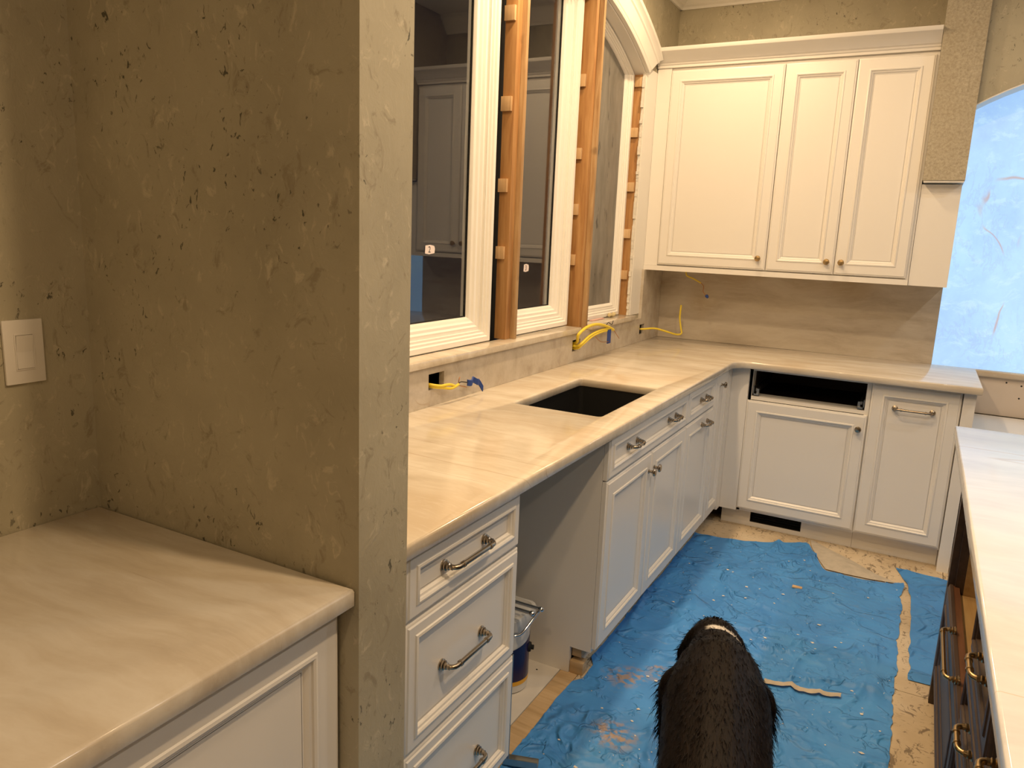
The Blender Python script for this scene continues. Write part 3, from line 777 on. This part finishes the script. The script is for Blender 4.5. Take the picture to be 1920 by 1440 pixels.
# --- low rangetop base right of it
c = thing('range_base', 'low white rangetop base platform under the glowing slab', 'cabinet', (1.726, YD, 0), 0)
build('platform', MB().box(0.0, 1.0, 0.02, 0.60, 0.666, 0.684), WHITE, c)
build('front_panel', MB().box(0.0, 1.0, 0.0, 0.019, 0.10, 0.684), WHITE, c)
build('side_panel', MB().box(0.982, 1.0, 0.02, 0.60, 0.0, 0.665), WHITE, c)
build('toe_kick', MB().box(0.0, 0.98, 0.075, 0.09, 0.0, 0.10), WHITE, c)
o = tag(build('wallboard', MB().box(1.741, 2.74, -0.012, -0.0005, 0.686, 0.884), DRYW), 'pinkish bare wallboard with screws above the low range base', 'wallboard')
for x, z in ((1.885, 0.863), (1.952, 0.853), (1.950, 0.787), (2.2, 0.86), (2.2, 0.78)):
    build('screw', MB().lathe([(0.0045, 0), (0.004, 0.001), (0.0005, 0.0005)], (x, -0.0121, z), (0, -1, 0), 10), BLACK, o)

# --- wall cabinets
c = thing('wall_cabinet', 'white three-door wall cabinet with crown moulding', 'cabinet', (-0.015, -0.350, 1.348), 0)
q = MB().box(0.0, 1.384, 0.021, 0.349, 0.025, 1.105)
build('carcass', q, WHITE, c)
build('filler', MB().box(0.0, 0.080, 0.010, 0.0205, 0.025, 1.105), WHITE, c)
build('light_rail', MB().box(0.0, 1.384, 0.006, 0.05, -0.003, 0.0245), WHITE, c)
xs = [(0.083, 0.686, 0.648), (0.690, 1.031, 0.996), (1.035, 1.372, 1.066)]
for a, b_, k in xs:
    d = front('door', c, a, b_, 0.031, 1.089, WHITE, 0.055)
    add_knob(d, (k-a, 0.0, 0.062), BRASS)
cr = [(0.020, 1.106), (0.002, 1.106), (0.000, 1.118), (-0.006, 1.122), (-0.008, 1.130), (-0.016, 1.134), (-0.024, 1.146), (-0.044, 1.164), (-0.066, 1.174), (-0.074, 1.178), (-0.078, 1.186), (-0.080, 1.196), (0.020, 1.196)]
q = MB().rings([[(0.0, y, z) for y, z in cr], [(1.384, y, z) for y, z in cr]])
build('crown', q, WHITE, c, smooth=25)
build('top', MB().box(0.0, 1.384, 0.021, 0.349, 1.1055, 1.19), WHITE, c)
build('end_panel', MB().box(1.386, 1.557, 0.020, 0.349, -0.003, 0.490), WHITE, c)

# --- plaster column and arch over the range alcove
tag(build('trim_7', MB().box(1.371, 1.549, -0.402, -0.001, 1.852, CEIL-0.001), STIPPLE), 'stippled plaster column beside the wall cabinet', 'column', kind='structure')
tag(build('trim_8', MB().box(1.376, 1.546, -0.396, -0.332, 1.843, 1.8515), WHITE_M), 'thin white cap under the plaster column', 'moulding', kind='structure')
acx, acz, ar = 2.15, 1.161, 1.2
low = [(acx + ar*math.sin(R(a)), acz + ar*math.cos(R(a))) for a in [(-30 + 60*i/20) for i in range(21)]]
poly = [(1.550, CEIL-0.001), (1.550, low[0][1])] + low + [(2.75, low[-1][1]), (2.75, CEIL-0.001)]
tag(build('wall_arch', MB().prism(poly, lambda u, v, h: (u, h, v), -0.365, -0.21), FAUX), 'arched faux-finished wall over the glowing slab', 'wall', kind='structure')
rings = [[(x, yy, z + dz) for yy, dz in ((-0.364, 0.0), (-0.212, 0.0), (-0.212, -0.006), (-0.364, -0.006))] for x, z in low]
tag(build('trim_9', MB().rings(rings), WHITE_M, smooth=30), 'white lining under the range arch', 'moulding', kind='structure')
tag(build('trim_10', MB().box(2.751, 2.93, -0.402, -0.001, 0.0, CEIL-0.001), STIPPLE), 'stippled plaster column on the far side of the range', 'column', kind='structure')

# --- sink
t = thing('sink', 'black rectangular undermount sink', 'sink', (0.3665, -1.989, 0.66))
def sink_loop(ins, z, r):
    x0, x1, y0, y1 = SX0-0.004+ins, SX1+0.004-ins, SY0-0.004+ins, SY1+0.004-ins
    l = arc(x1-r, y1-r, r, 0, 90, 5) + arc(x0+r, y1-r, r, 90, 180, 5) + arc(x0+r, y0+r, r, 180, 270, 5) + arc(x1-r, y0+r, r, 270, 360, 5)
    return [(x-0.3665, y+1.989, z-0.66) for x, y in l]
q = MB().rings([sink_loop(-0.02, 0.884, 0.02), sink_loop(0.0, 0.884, 0.02), sink_loop(0.004, 0.70, 0.02), sink_loop(0.018, 0.686, 0.02), sink_loop(0.15, 0.680, 0.008), ], cap=False)
q.f.append(tuple(range(len(q.v)-24, len(q.v))))
q.rings([sink_loop(-0.02, 0.883, 0.02), sink_loop(-0.02, 0.875, 0.02), sink_loop(-0.008, 0.870, 0.02), sink_loop(-0.004, 0.67, 0.02)], cap=False)
q.f.append(tuple(range(len(q.v)-24, len(q.v))))
build('basin', q, BLACKM, t, smooth=40)
build('drain', MB().lathe([(0.045, 0.0), (0.045, 0.003), (0.036, 0.004), (0.034, 0.001), (0.001, 0.001)], (0, 0.0, 0.0205), (0, 0, 1), 20), BLACKM, t, smooth=40)

# --- base cabinet under the switch counter
c = thing('base_cabinet', 'white panelled base cabinet under the switch counter', 'cabinet', (0.640, -5.2, 0), R(90))
carcass(c, 0.0, 1.480, 0.10, 0.884, 0.655, WHITE)
build('toe_kick', MB().box(0.0, 1.48, 0.075, 0.09, 0.0, 0.10), WHITE, c)
front('door', c, 0.742, 1.478, ZB, 0.880, WHITE, 0.060)
front('door', c, 0.002, 0.738, ZB, 0.880, WHITE, 0.060)

# --- light switch
t = thing('light_switch', 'white rocker light switch on the olive wall', 'light switch', (XW, -3.846, 1.263), R(90))
build('plate', MB().box(-0.036, 0.036, -0.006, -0.0003, -0.060, 0.060), SWITCHW, t, bevel=0.002)
build('rocker_frame', MB().prism(rect(-0.0175, 0.0175, -0.034, 0.034), lambda u, v, h: (u, -h, v), 0.0055, 0.0075, [rect(-0.0155, 0.0155, -0.032, 0.032)]), SWITCHW, t)
build('rocker', MB().prism([(-0.0085, -0.031), (-0.0065, 0.0), (-0.0105, 0.031), (-0.005, 0.031), (-0.005, -0.031)], lambda u, v, h: (h, u, v), -0.015, 0.015), SWITCHW, t)

# ---------------------------------------------------------------- island
IX = 1.640
isl = [(-1.89, -2.755), (-2.765, -3.215), (-3.225, -3.525), (-3.535, -4.20)]
c = thing('island_cabinet', 'dark espresso island cabinet with open tan interior and a long pull', 'cabinet', (IX, -1.89, 0), R(-90))
W1 = 0.865
build('side_panel', MB().box(0.0, 0.018, 0.02, 0.60, 0.10, 0.884), ESP, c)
build('side_panel', MB().box(W1-0.018, W1, 0.02, 0.60, 0.10, 0.884), ESP, c)
build('interior', MB().box(0.018, W1-0.018, 0.59, 0.60, 0.10, 0.884).box(0.018, W1-0.018, 0.03, 0.59, 0.405, 0.42).box(0.0185, 0.022, 0.045, 0.59, 0.42, 0.884).box(W1-0.022, W1-0.0185, 0.06, 0.59, 0.42, 0.884), TANPLY, c)
d = front('door', c, 0.008, W1-0.006, ZB, 0.445, ESP, 0.055, 0.015, 0.009); add_pull(d, 0.290, (0.510, 0.012, 0.335), BRASS)
o = build('front_backing', MB().box(0.010, W1-0.010, 0.0155, 0.033, ZB, 0.442), ESP_R, c); o['label'] = 'reddish raw edge behind the dark front'
build('end_panel', MB().box(-0.038, -0.001, 0.0, 0.60, 0.0, 0.884), ESP, c)
build('toe_kick', MB().box(0.0, W1, 0.075, 0.09, 0.0, 0.10), ESP, c)
build('top_rail', MB().box(0.018, W1-0.018, 0.02, 0.05, 0.865, 0.884), ESP, c)
for k, (ya, yb) in enumerate(isl[1:]):
    w = ya-yb
    c = thing('island_cabinet', ('dark espresso four-drawer island cabinet with short brass pulls', 'narrow dark espresso island cabinet with one short top pull', 'wide dark espresso island cabinet at the near end')[k], 'cabinet', (IX, ya, 0), R(-90))
    carcass(c, 0.0, w, 0.10, 0.884, 0.60, ESP)
    build('toe_kick', MB().box(0.0, w, 0.075, 0.09, 0.0, 0.10), ESP, c)
    rows = ((0.645, 0.800), (0.485, 0.638), (0.303, 0.478), (ZB, 0.296)) if k == 0 else ((0.645, 0.800), (ZB, 0.638))
    build('top_rail', MB().box(0.002, w-0.002, 0.004, 0.0205, 0.806, 0.882), ESP, c)
    for j, (z0, z1) in enumerate(rows):
        d = front('drawer' if z1-z0 < 0.3 else 'door', c, 0.003, w-0.003, z0, z1, ESP, 0.036, 0.022, 0.012)
        if k == 0 or j == 0: add_pull(d, 0.096, ((0.24 if k == 0 else 0.145 if k == 1 else w/2), 0.012, (z1-z0)*0.5), BRASS)
c = thing('storage_unit', 'dark espresso plain far half of the island', 'cabinet', (2.245, -4.20, 0))
build('body_panel', MB().box(0.0, 0.40, 0.0, 2.345, 0.0, 0.884), ESP, c)

# ---------------------------------------------------------------- drop cloth
def fbm(x, y, s, seed=0.0):
    return noise.noise(Vector((x*s, y*s, seed)))
def wrinkle(x, y):
    h = 0.0
    # long folds
    w = Vector((x + 0.12*fbm(x, y, 2.1, 3.0), y + 0.15*fbm(x, y, 1.7, 8.0), 0))
    for s, amp, ax, ay, sd in ((3.4, 0.016, 1.0, 0.45, 1.0), (5.5, 0.013, 0.4, -1.0, 5.0), (10.0, 0.0075, 1.0, 0.9, 9.0), (19.0, 0.0036, 0.8, -0.7, 13.0)):
        n = noise.noise(Vector((w.x*s*ax, w.y*s*ay, sd)))
        rdg = max(0.0, 1.0 - abs(n)*8.0)
        msk = max(0.0, min(1.0, 0.5 + 1.6*noise.noise(Vector((x*2.3, y*2.3, sd+20)))))
        h += amp*rdg*rdg*msk
    h += 0.003*(0.5+0.5*fbm(x, y, 3.0, 31.0))
    d = math.hypot(x-1.18, (y+3.12)*0.75)          # trodden flat under the dog
    return 0.002 + h*max(0.12, min(1.0, (d-0.18)/0.22))
TOPY = [(0.53, -0.848), (0.807, -0.80), (0.98, -0.70), (1.078, -0.632), (1.095, -0.66), (1.20, -0.945), (1.35, -0.952), (1.54, -0.918)]
def interp(tab, x):
    if x <= tab[0][0]: return tab[0][1]
    for (a, b), (c_, d_) in zip(tab, tab[1:]):
        if x <= c_: return b + (d_-b)*(x-a)/(c_-a)
    return tab[-1][1]
q = MB(); NU, NV = 150, 470
for j in range(NV+1):
    v_ = j/NV
    for i in range(NU+1):
        u_ = i/NU
        xr = 1.535
        y = interp(TOPY, 0.546 + u_*(xr-0.546))*(1-v_) + (-4.3)*v_
        xl = interp([(-9, 0.70), (-3.60, 0.70), (-3.50, 0.548), (-2.43, 0.548), (-2.40, 0.572), (-2.30, 0.572), (-2.26, 0.548), (0, 0.548)], y)
        x = xl + u_*(xr-xl)
        ex = 0.0
        if u_ > 0.9: ex = (u_-0.9)/0.1*(0.012*fbm(0, y, 9.0, 2.0) + 0.006*fbm(0, y, 30.0, 4.0))
        if u_ < 0.06: ex = (0.06-u_)/0.06*(0.006*abs(fbm(0, y, 6.0, 7.0)))
        ey = (1-v_)**8*0.010*fbm(x, 0, 14.0, 6.0)
        z = wrinkle(x, y)
        if x > 1.49 and -1.05 < y: z += 0.012*(x-1.49)/0.045*max(0, (y+1.05)/0.13)
        q.v.append((x+ex, y+ey, z))
for j in range(NV):
    for i in range(NU):
        a = j*(NU+1)+i
        q.f.append((a, a+1, a+NU+2, a+NU+1))
t = thing('drop_cloth', 'large wrinkled blue drop cloth on the subfloor under the dog', 'drop cloth', (0, 0, 0))
build('sheet', q, TARP, t, smooth=80)
# folded-over corner showing the underside
flap = [(1.088, -0.575), (1.18, -0.655), (1.30, -0.745), (1.416, -0.855), (1.519, -0.912), (1.40, -0.935), (1.29, -0.940), (1.205, -0.935), (1.165, -0.84), (1.115, -0.70)]
n = len(flap); cx = sum(p[0] for p in flap)/n; cy = sum(p[1] for p in flap)/n
q = MB()
rings = []
for k, s in enumerate((1.0, 0.85, 0.6, 0.3, 0.02)):
    rings.append([(cx+(px-cx)*s, cy+(py-cy)*s, 0.006 + 0.016*(1-s)*(0.6+0.8*abs(fbm(px*s, py*s, 6, 3)))) for px, py in flap])
q.rings(rings, cap=False)
q.f.append(tuple(range(len(q.v)-n, len(q.v))))
o = build('folded_corner', q, SPONGE, t, smooth=80); o['label'] = 'grey underside of the folded-over corner'
# second strip
q = MB(); NU, NV = 40, 70
def edge_l(y):
    return interp([(-1.80, 1.577), (-1.30, 1.575), (-1.078, 1.572), (-0.90, 1.556), (-0.715, 1.500)], y)
for j in range(NV+1):
    for i in range(NU+1):
        y0 = -0.712 - 0.06*(i/NU); y1 = -1.772 + 0.02*(i/NU)
        y = y0 + (y1-y0)*j/NV
        xl = edge_l(y) + 0.010*fbm(0, y, 14, 4)*(1-i/NU)
        x = xl + (2.15-xl)*i/NU
        q.v.append((x, y, 0.0025 + 0.35*(wrinkle(x+3, y)-0.002)))
for j in range(NV):
    for i in range(NU):
        a = j*(NU+1)+i; q.f.append((a, a+1, a+NU+2, a+NU+1))
tag(build('drop_cloth', q, TARP, smooth=80), 'flat blue cloth strip running under the island overhang', 'drop cloth')

# debris
q = MB()
for i in range(170):
    x, y = random.uniform(0.62, 1.52), random.uniform(-3.3, -0.9)
    z = wrinkle(x, y)+0.001; s = random.choice((0.002, 0.003, 0.004, 0.006, 0.009)); a = random.uniform(0, 6.3)
    pts = [(x+s*math.cos(a+t_)*random.uniform(0.5, 1.2), y+s*math.sin(a+t_)*random.uniform(0.3, 1.0), z+random.uniform(0, 0.002)) for t_ in (0, 1.6, 3.1, 4.7)]
    b_ = len(q.v); q.v += pts + [(x, y, z+s*0.4)]
    q.f += [(b_, b_+1, b_+4), (b_+1, b_+2, b_+4), (b_+2, b_+3, b_+4), (b_+3, b_, b_+4), (b_+3, b_+2, b_+1, b_)]
o = tag(build('plaster_crumbs', q, PLASTER), 'tiny white plaster crumbs scattered over the blue cloth', 'debris', kind='stuff')
tag(build('wood_chip', MB().box(-0.02, 0.022, -0.010, 0.012, 0, 0.006), SHIM, loc=(1.117, -1.235, wrinkle(1.117, -1.235)+0.001), bevel=0.001), 'small brown wood chip on the blue cloth', 'wood chip')
q = MB(); pts = [(1.13, -2.085), (1.19, -2.065), (1.26, -2.062), (1.32, -2.045), (1.375, -2.026)]
top = []; 
for k, (x, y) in enumerate(smooth_path([(a, b, 0) for a, b in pts], 5) and [(p.x, p.y) for p in smooth_path([(a, b, 0) for a, b in pts], 5)]):
    w_ = 0.013 + 0.006*fbm(x, 0, 40, 2)
    z = wrinkle(x, y) + 0.010 + 0.004*fbm(x, y, 25, 1)
    top.append([(x, y-w_, z-0.001), (x, y-w_*0.2, z+0.003), (x, y+w_, z), (x, y+w_*0.2, z+0.0015)])
q.rings(top)
tag(build('torn_strip', q, SPONGE, smooth=50), 'torn beige strip of board paper lying on the blue cloth', 'scrap')

# ---------------------------------------------------------------- pail, rack, track, sill scraps, tape labels
t = thing('pail', 'white pail with navy label and yellow band in the dishwasher gap', 'pail', (0.350, -2.556, 0.0))
pr_ = 0.078
build('body', MB().lathe([(pr_-0.004, 0.0), (pr_, 0.004), (pr_, 0.228), (pr_-0.01, 0.228), (pr_-0.012, 0.218), (0.001, 0.218)], (0, 0, 0.001), (0, 0, 1), 40), PAILW, t, smooth=35)
def band(z0, z1f, r, seg=64):
    q = MB(); rg = [[], [], [], []]
    for k in range(seg):
        a = 2*math.pi*k/seg; z1 = z1f(a)
        for L_, rr, zz in ((0, pr_+0.0003, z0), (1, r, z0), (2, r, z1), (3, pr_+0.0003, z1)):
            rg[L_].append((rr*math.cos(a), rr*math.sin(a), zz))
    return q.rings(rg, cap=False)
build('label', band(0.045, lambda a: 0.172 + 0.026*math.sin(a*1.0+0.4) , pr_+0.0012), NAVY, t, smooth=35)['label'] = 'navy blue label with wavy top'
build('label_band', band(0.030, lambda a: 0.0445, pr_+0.0012), GOLDB, t, smooth=35)['label'] = 'yellow band'
def rsq(h, r, z, n=5):
    l = arc(h-r, h-r, r, 0, 90, n) + arc(-h+r, h-r, r, 90, 180, n) + arc(-h+r, -h+r, r, 180, 270, n) + arc(h-r, -h+r, r, 270, 360, n)
    return [(x, y, z) for x, y in l]
build('lid', MB().rings([rsq(0.074, 0.04, 0.230), rsq(0.078, 0.035, 0.238), rsq(0.080, 0.03, 0.276), rsq(0.077, 0.03, 0.284), rsq(0.066, 0.025, 0.285), rsq(0.062, 0.025, 0.278)]), PAILW, t, smooth=30)
h_ = build('handle_lug', MB().lathe([(0.018, 0), (0.016, 0.008), (0.008, 0.010), (0.008, 0.018), (0.001, 0.019)], (pr_*0.94, 0.30*pr_, 0.145), (0.95, 0.3, 0), 14), BLACK, t, smooth=40)
t = thing('towel_rack', 'chrome sliding towel rack with ball ends on top of the pail', 'towel rack', (0.395, -2.60, 0.287))
for yy, x1 in ((0.0, 0.095), (-0.040, 0.083)):
    build('rod', MB().tube([(-0.22, yy, 0.045), (x1, yy, 0.045)], 0.006, 12), CHROME, t, smooth=40)
    build('ball_end', MB().lathe([(0.001, -0.010), (0.006, -0.008), (0.0095, -0.003), (0.0095, 0.003), (0.006, 0.008), (0.001, 0.010)], (x1+0.004, yy, 0.045), (1, 0, 0), 14), CHROME, t, smooth=60)
build('cross_bar', MB().tube(smooth_path([(0.092, 0.004, 0.038), (0.092, -0.03, 0.030), (0.088, -0.10, 0.009), (0.078, -0.128, 0.007), (0.05, -0.132, 0.007), (-0.10, -0.130, 0.007)], 5), 0.0045, 10), CHROME, t, smooth=60)
q = MB().box(0, 0.10, 0, 0.032, 0, 0.002).box(0, 0.10, 0, 0.002, 0, 0.022).box(0, 0.10, 0.030, 0.032, 0, 0.014)
o = tag(build('metal_track', q, STEEL), 'short galvanised metal track beside the drawer cabinet', 'metal track')
o.location = (0.555, -2.935, 0.012); o.rotation_euler = (0, 0, R(18))
# tape labels on the panes
def text_mesh(txt, size):
    cu = bpy.data.curves.new('digit', 'FONT'); cu.body = txt; cu.size = size; cu.extrude = 0.0002; cu.align_x = 'CENTER'; cu.align_y = 'CENTER'
    ob = bpy.data.objects.new('digit', cu); COL.objects.link(ob)
    dg = bpy.context.evaluated_depsgraph_get(); dg.update()
    me = bpy.data.meshes.new_from_object(ob.evaluated_get(dg)); bpy.data.objects.remove(ob)
    return me
for (y, z, w_, h_, txt, lab) in ((-2.348, 1.449, 0.062, 0.034, '2', 'torn paper tag reading 2 on the glass beside the stub wall'), (-1.588, 1.369, 0.050, 0.036, '3', 'torn paper tag on the middle window between the studs')):
    t = thing('paper_tag', lab, 'paper tag', (-0.1415, y, z))
    pl = [(-w_/2, -h_/2+0.003), (-w_*0.1, -h_/2), (w_/2-0.003, -h_/2+0.004), (w_/2, h_*0.1), (w_/2-0.005, h_/2-0.004), (0.0, h_/2), (-w_/2+0.002, h_/2-0.003)]
    build('paper', MB().prism(pl, lambda u, v, h: (h, u, v), 0.0, 0.0006), PAPER, t)
    me = text_mesh(txt, 0.032); me.materials.append(INK)
    o = bpy.data.objects.new('digit', me); COL.objects.link(o); o.parent = t
    o.location = (0.0009, -0.004, -0.001); o.rotation_euler = (R(90), 0, R(90))
# scraps on the short sill
q = MB()
for k in range(9):
    a = k/8.0
    r_ = 0.010 + 0.006*math.sin(k*2.1)
    q_ring = [( -0.062+r_*math.cos(b)*0.9, -0.725+a*0.085, 1.097+r_*0.75*math.sin(b)+0.004*math.sin(k)) for b in [i*math.pi/4 for i in range(8)]]
    if k == 0: rg = []
    rg.append(q_ring)
q.rings(rg)
tag(build('foam_scrap', q, FOAM, smooth=60), 'crumpled yellowish foam scrap on the short sill', 'scrap')
tag(build('pink_strip', MB().box(-0.070, -0.052, -0.985, -0.815, ZS+0.0005, ZS+0.006), PINK, bevel=0.001), 'flat pinkish strip on the short sill', 'scrap')

# ---------------------------------------------------------------- the dog
def capsule(mb, a, b_, ra, rb, seg=14, sx=1.0, sz=1.0):
    a, b_ = Vector(a), Vector(b_); ax = (b_-a); L_ = ax.length; ax = ax.normalized() if L_ > 1e-6 else Vector((0, 1, 0))
    up_ = Vector((0, 0, 1)) if abs(ax.z) < 0.9 else Vector((0, 1, 0))
    nx = ax.cross(up_).normalized(); nz = nx.cross(ax)
    rg = []
    for k in range(6):
        t_ = -90 + 90*k/5.0
        rg.append((a + ax*ra*math.sin(R(t_)), ra*math.cos(R(t_))))
    for k in range(6):
        t_ = 90*k/5.0
        rg.append((b_ + ax*rb*math.sin(R(t_)), rb*math.cos(R(t_))))
    mb.rings([[c_ + nx*max(r_, 1e-3)*sx*math.cos(2*math.pi*i/seg) + nz*max(r_, 1e-3)*sz*math.sin(2*math.pi*i/seg) for i in range(seg)] for c_, r_ in rg])
D = MB()
spine = [((0, -0.10, 0.430), 0.105), ((0, 0.02, 0.445), 0.122), ((0, 0.16, 0.450), 0.115), ((0, 0.30, 0.435), 0.122), ((0, 0.42, 0.425), 0.128), ((0, 0.52, 0.435), 0.110), ((-0.004, 0.61, 0.435), 0.084), ((-0.008, 0.685, 0.425), 0.067)]
for (p, r_), (p2, r2) in zip(spine, spine[1:]): capsule(D, p, p2, r_, r2)
capsule(D, (0, 0.28, 0.38), (0, 0.46, 0.37), 0.105, 0.115)                       # deep chest
capsule(D, (-0.010, 0.735, 0.415), (-0.012, 0.795, 0.395), 0.074, 0.068)          # skull
capsule(D, (-0.014, 0.815, 0.368), (-0.018, 0.900, 0.300), 0.050, 0.034)          # muzzle
capsule(D, (-0.019, 0.910, 0.293), (-0.019, 0.920, 0.287), 0.018, 0.014)          # nose
for s in (-1, 1):
    capsule(D, (-0.010+s*0.056, 0.735, 0.435), (-0.010+s*0.078, 0.742, 0.368), 0.022, 0.025)
    capsule(D, (-0.010+s*0.078, 0.742, 0.368), (-0.010+s*0.076, 0.752, 0.312), 0.025, 0.014)   # ear
    capsule(D, (s*0.075, 0.50, 0.40), (s*0.080, 0.44, 0.28), 0.070, 0.048)
    capsule(D, (s*0.080, 0.44, 0.28), (s*0.078, 0.46, 0.13), 0.045, 0.030)
    capsule(D, (s*0.078, 0.46, 0.13), (s*0.078, 0.465, 0.040), 0.029, 0.030)
    capsule(D, (s*0.078, 0.465, 0.030), (s*0.078, 0.505, 0.024), 0.028, 0.022)
    capsule(D, (s*0.075, -0.04, 0.40), (s*0.092, 0.04, 0.26), 0.092, 0.062)
    capsule(D, (s*0.092, 0.04, 0.26), (s*0.088, -0.10, 0.15), 0.055, 0.032)
    capsule(D, (s*0.088, -0.10, 0.15), (s*0.088, -0.07, 0.040), 0.030, 0.028)
    capsule(D, (s*0.088, -0.065, 0.030), (s*0.088, -0.025, 0.024), 0.028, 0.022)
tail = smooth_path([(0, -0.19, 0.44), (0.0, -0.26, 0.38), (0.01, -0.29, 0.28), (0.01, -0.30, 0.20)], 3)
for a, b_ in zip(tail, tail[1:]): capsule(D, a, b_, 0.026, 0.026)
me0 = bpy.data.meshes.new('dog_rough'); me0.from_pydata([tuple(v) for v in D.v], [], D.f)
ob0 = bpy.data.objects.new('dog_rough', me0); COL.objects.link(ob0)
md = ob0.modifiers.new('r', 'REMESH'); md.mode = 'VOXEL'; md.voxel_size = 0.009
sm = ob0.modifiers.new('s', 'SMOOTH'); sm.factor = 0.5; sm.iterations = 9
dg = bpy.context.evaluated_depsgraph_get(); dg.update()
dme = bpy.data.meshes.new_from_object(ob0.evaluated_get(dg)); bpy.data.objects.remove(ob0); bpy.data.meshes.remove(me0)
dme.name = 'body'
for p in dme.polygons: p.use_smooth = True
dme.materials.clear(); dme.materials.append(FUR)
zmin = min(v.co.z for v in dme.vertices)
for v in dme.vertices: v.co.z -= zmin
DOGLOC = (1.232, -3.385, 0.010)
dog = thing('dog', 'dark brown long-haired dog with a white nape patch walking away', 'dog', DOGLOC, R(12.5))
body = bpy.data.objects.new('body', dme); COL.objects.link(body); body.parent = dog
# coat: short hair blades lying back along the body, longer feathering on ears, chest and legs
q = MB(); rnd = random.Random(5)
polys = list(dme.polygons); areas = [p.area for p in polys]
picks = rnd.choices(polys, weights=areas, k=30000)
for p in picks:
    c_ = p.center; nrm = p.normal
    flow = Vector((0, -1, -0.35))
    if c_.z < 0.30: flow = Vector((0, -0.35, -1))
    fl_ = (flow - nrm*flow.dot(nrm))
    if fl_.length < 1e-4: continue
    fl_.normalize()
    L_ = rnd.uniform(0.012, 0.026)
    lift = 0.16
    side = abs(c_.x) > 0.085 and 0.20 < c_.z < 0.40
    if side and rnd.random() < 0.55: L_ = rnd.uniform(0.03, 0.065); lift = 0.30
    if c_.y > 0.68 and abs(c_.x+0.010) > 0.075: L_ = rnd.uniform(0.015, 0.030); lift = 0.2
    if c_.z < 0.08: L_ *= 0.4
    if c_.y < -0.15: L_ *= 1.8
    jit = Vector((rnd.uniform(-1, 1), rnd.uniform(-1, 1), rnd.uniform(-1, 1)))*0.22
    d_ = (fl_ + nrm*lift + jit).normalized()
    sd = d_.cross(nrm)
    if sd.length < 1e-4: continue
    sd = sd.normalized()*rnd.uniform(0.0008, 0.0016)
    b0 = c_ - nrm*0.002 + Vector((rnd.uniform(-1, 1), rnd.uniform(-1, 1), rnd.uniform(-1, 1)))*0.004
    tip = b0 + d_*L_ - nrm*L_*0.12
    mid = b0 + d_*L_*0.55
    k = len(q.v); q.v += [b0-sd, b0+sd, mid+sd*0.8, mid-sd*0.8, tip]
    q.f += [(k, k+1, k+2, k+3), (k+3, k+2, k+4)]
me = bpy.data.meshes.new('coat'); me.from_pydata([tuple(v) for v in q.v], [], q.f); me.materials.append(FUR)
coat = bpy.data.objects.new('coat', me); COL.objects.link(coat); coat.parent = dog; coat['kind'] = 'stuff'
# eyes and collar-free head details
EYE = plain('dog_eye', (0.01, 0.006, 0.004), 0.08)
for s in (-1, 1):
    build('eye', MB().lathe([(0.001, -0.008), (0.006, -0.005), (0.008, 0.0), (0.006, 0.005), (0.001, 0.008)], (-0.013+s*0.036, 0.846, 0.372-zmin), (s*0.4, 1, 0.2), 10), EYE, dog, smooth=60)

# ---------------------------------------------------------------- recessed ceiling lights
LIGHT_LABELS = ['round recessed ceiling light over the inside corner counter', 'round recessed ceiling light over the black sink', 'round recessed ceiling light over the three-drawer cabinet',
                'round recessed ceiling light over the far end of the blue cloth', 'round recessed ceiling light over the dog', 'round recessed ceiling light over the near island drawers',
                'unseen ceiling light in front of the glowing slab, tinted cool to whiten the island', 'unseen ceiling light over the middle of the island, tinted cool to whiten it', 'added fill light past the near island end', 'added fill light near the front wall']
for i, (x, y, wts) in enumerate(DOWNLIGHTS):
    t = thing('ceiling_light', LIGHT_LABELS[i], 'ceiling light', (x, y, CEIL))
    if i == 0:
        a = build('trim_ring', MB().lathe([(0.075, -0.0005), (0.075, -0.004), (0.060, -0.007), (0.052, -0.002), (0.052, -0.0005)], (0, 0, 0), (0, 0, 1), 28), WHITE_M, t, smooth=40)
        b_ = build('lens', MB().lathe([(0.051, -0.0006), (0.051, -0.0015), (0.001, -0.0015)], (0, 0, 0), (0, 0, 1), 24), EMIT, t)
        ring_me, lens_me = a.data, b_.data
    else:
        for nm, dm in (('trim_ring', ring_me), ('lens', lens_me)):
            o = bpy.data.objects.new(nm, dm); COL.objects.link(o); o.parent = t
    ld = bpy.data.lights.new('bulb', 'AREA'); ld.shape = 'DISK'; ld.size = 0.10; ld.energy = wts; ld.color = (0.98, 0.95, 0.92) if i in COOL else WARM
    lo = bpy.data.objects.new('bulb', ld); COL.objects.link(lo); lo.parent = t; lo.location = (0, 0, -0.012)
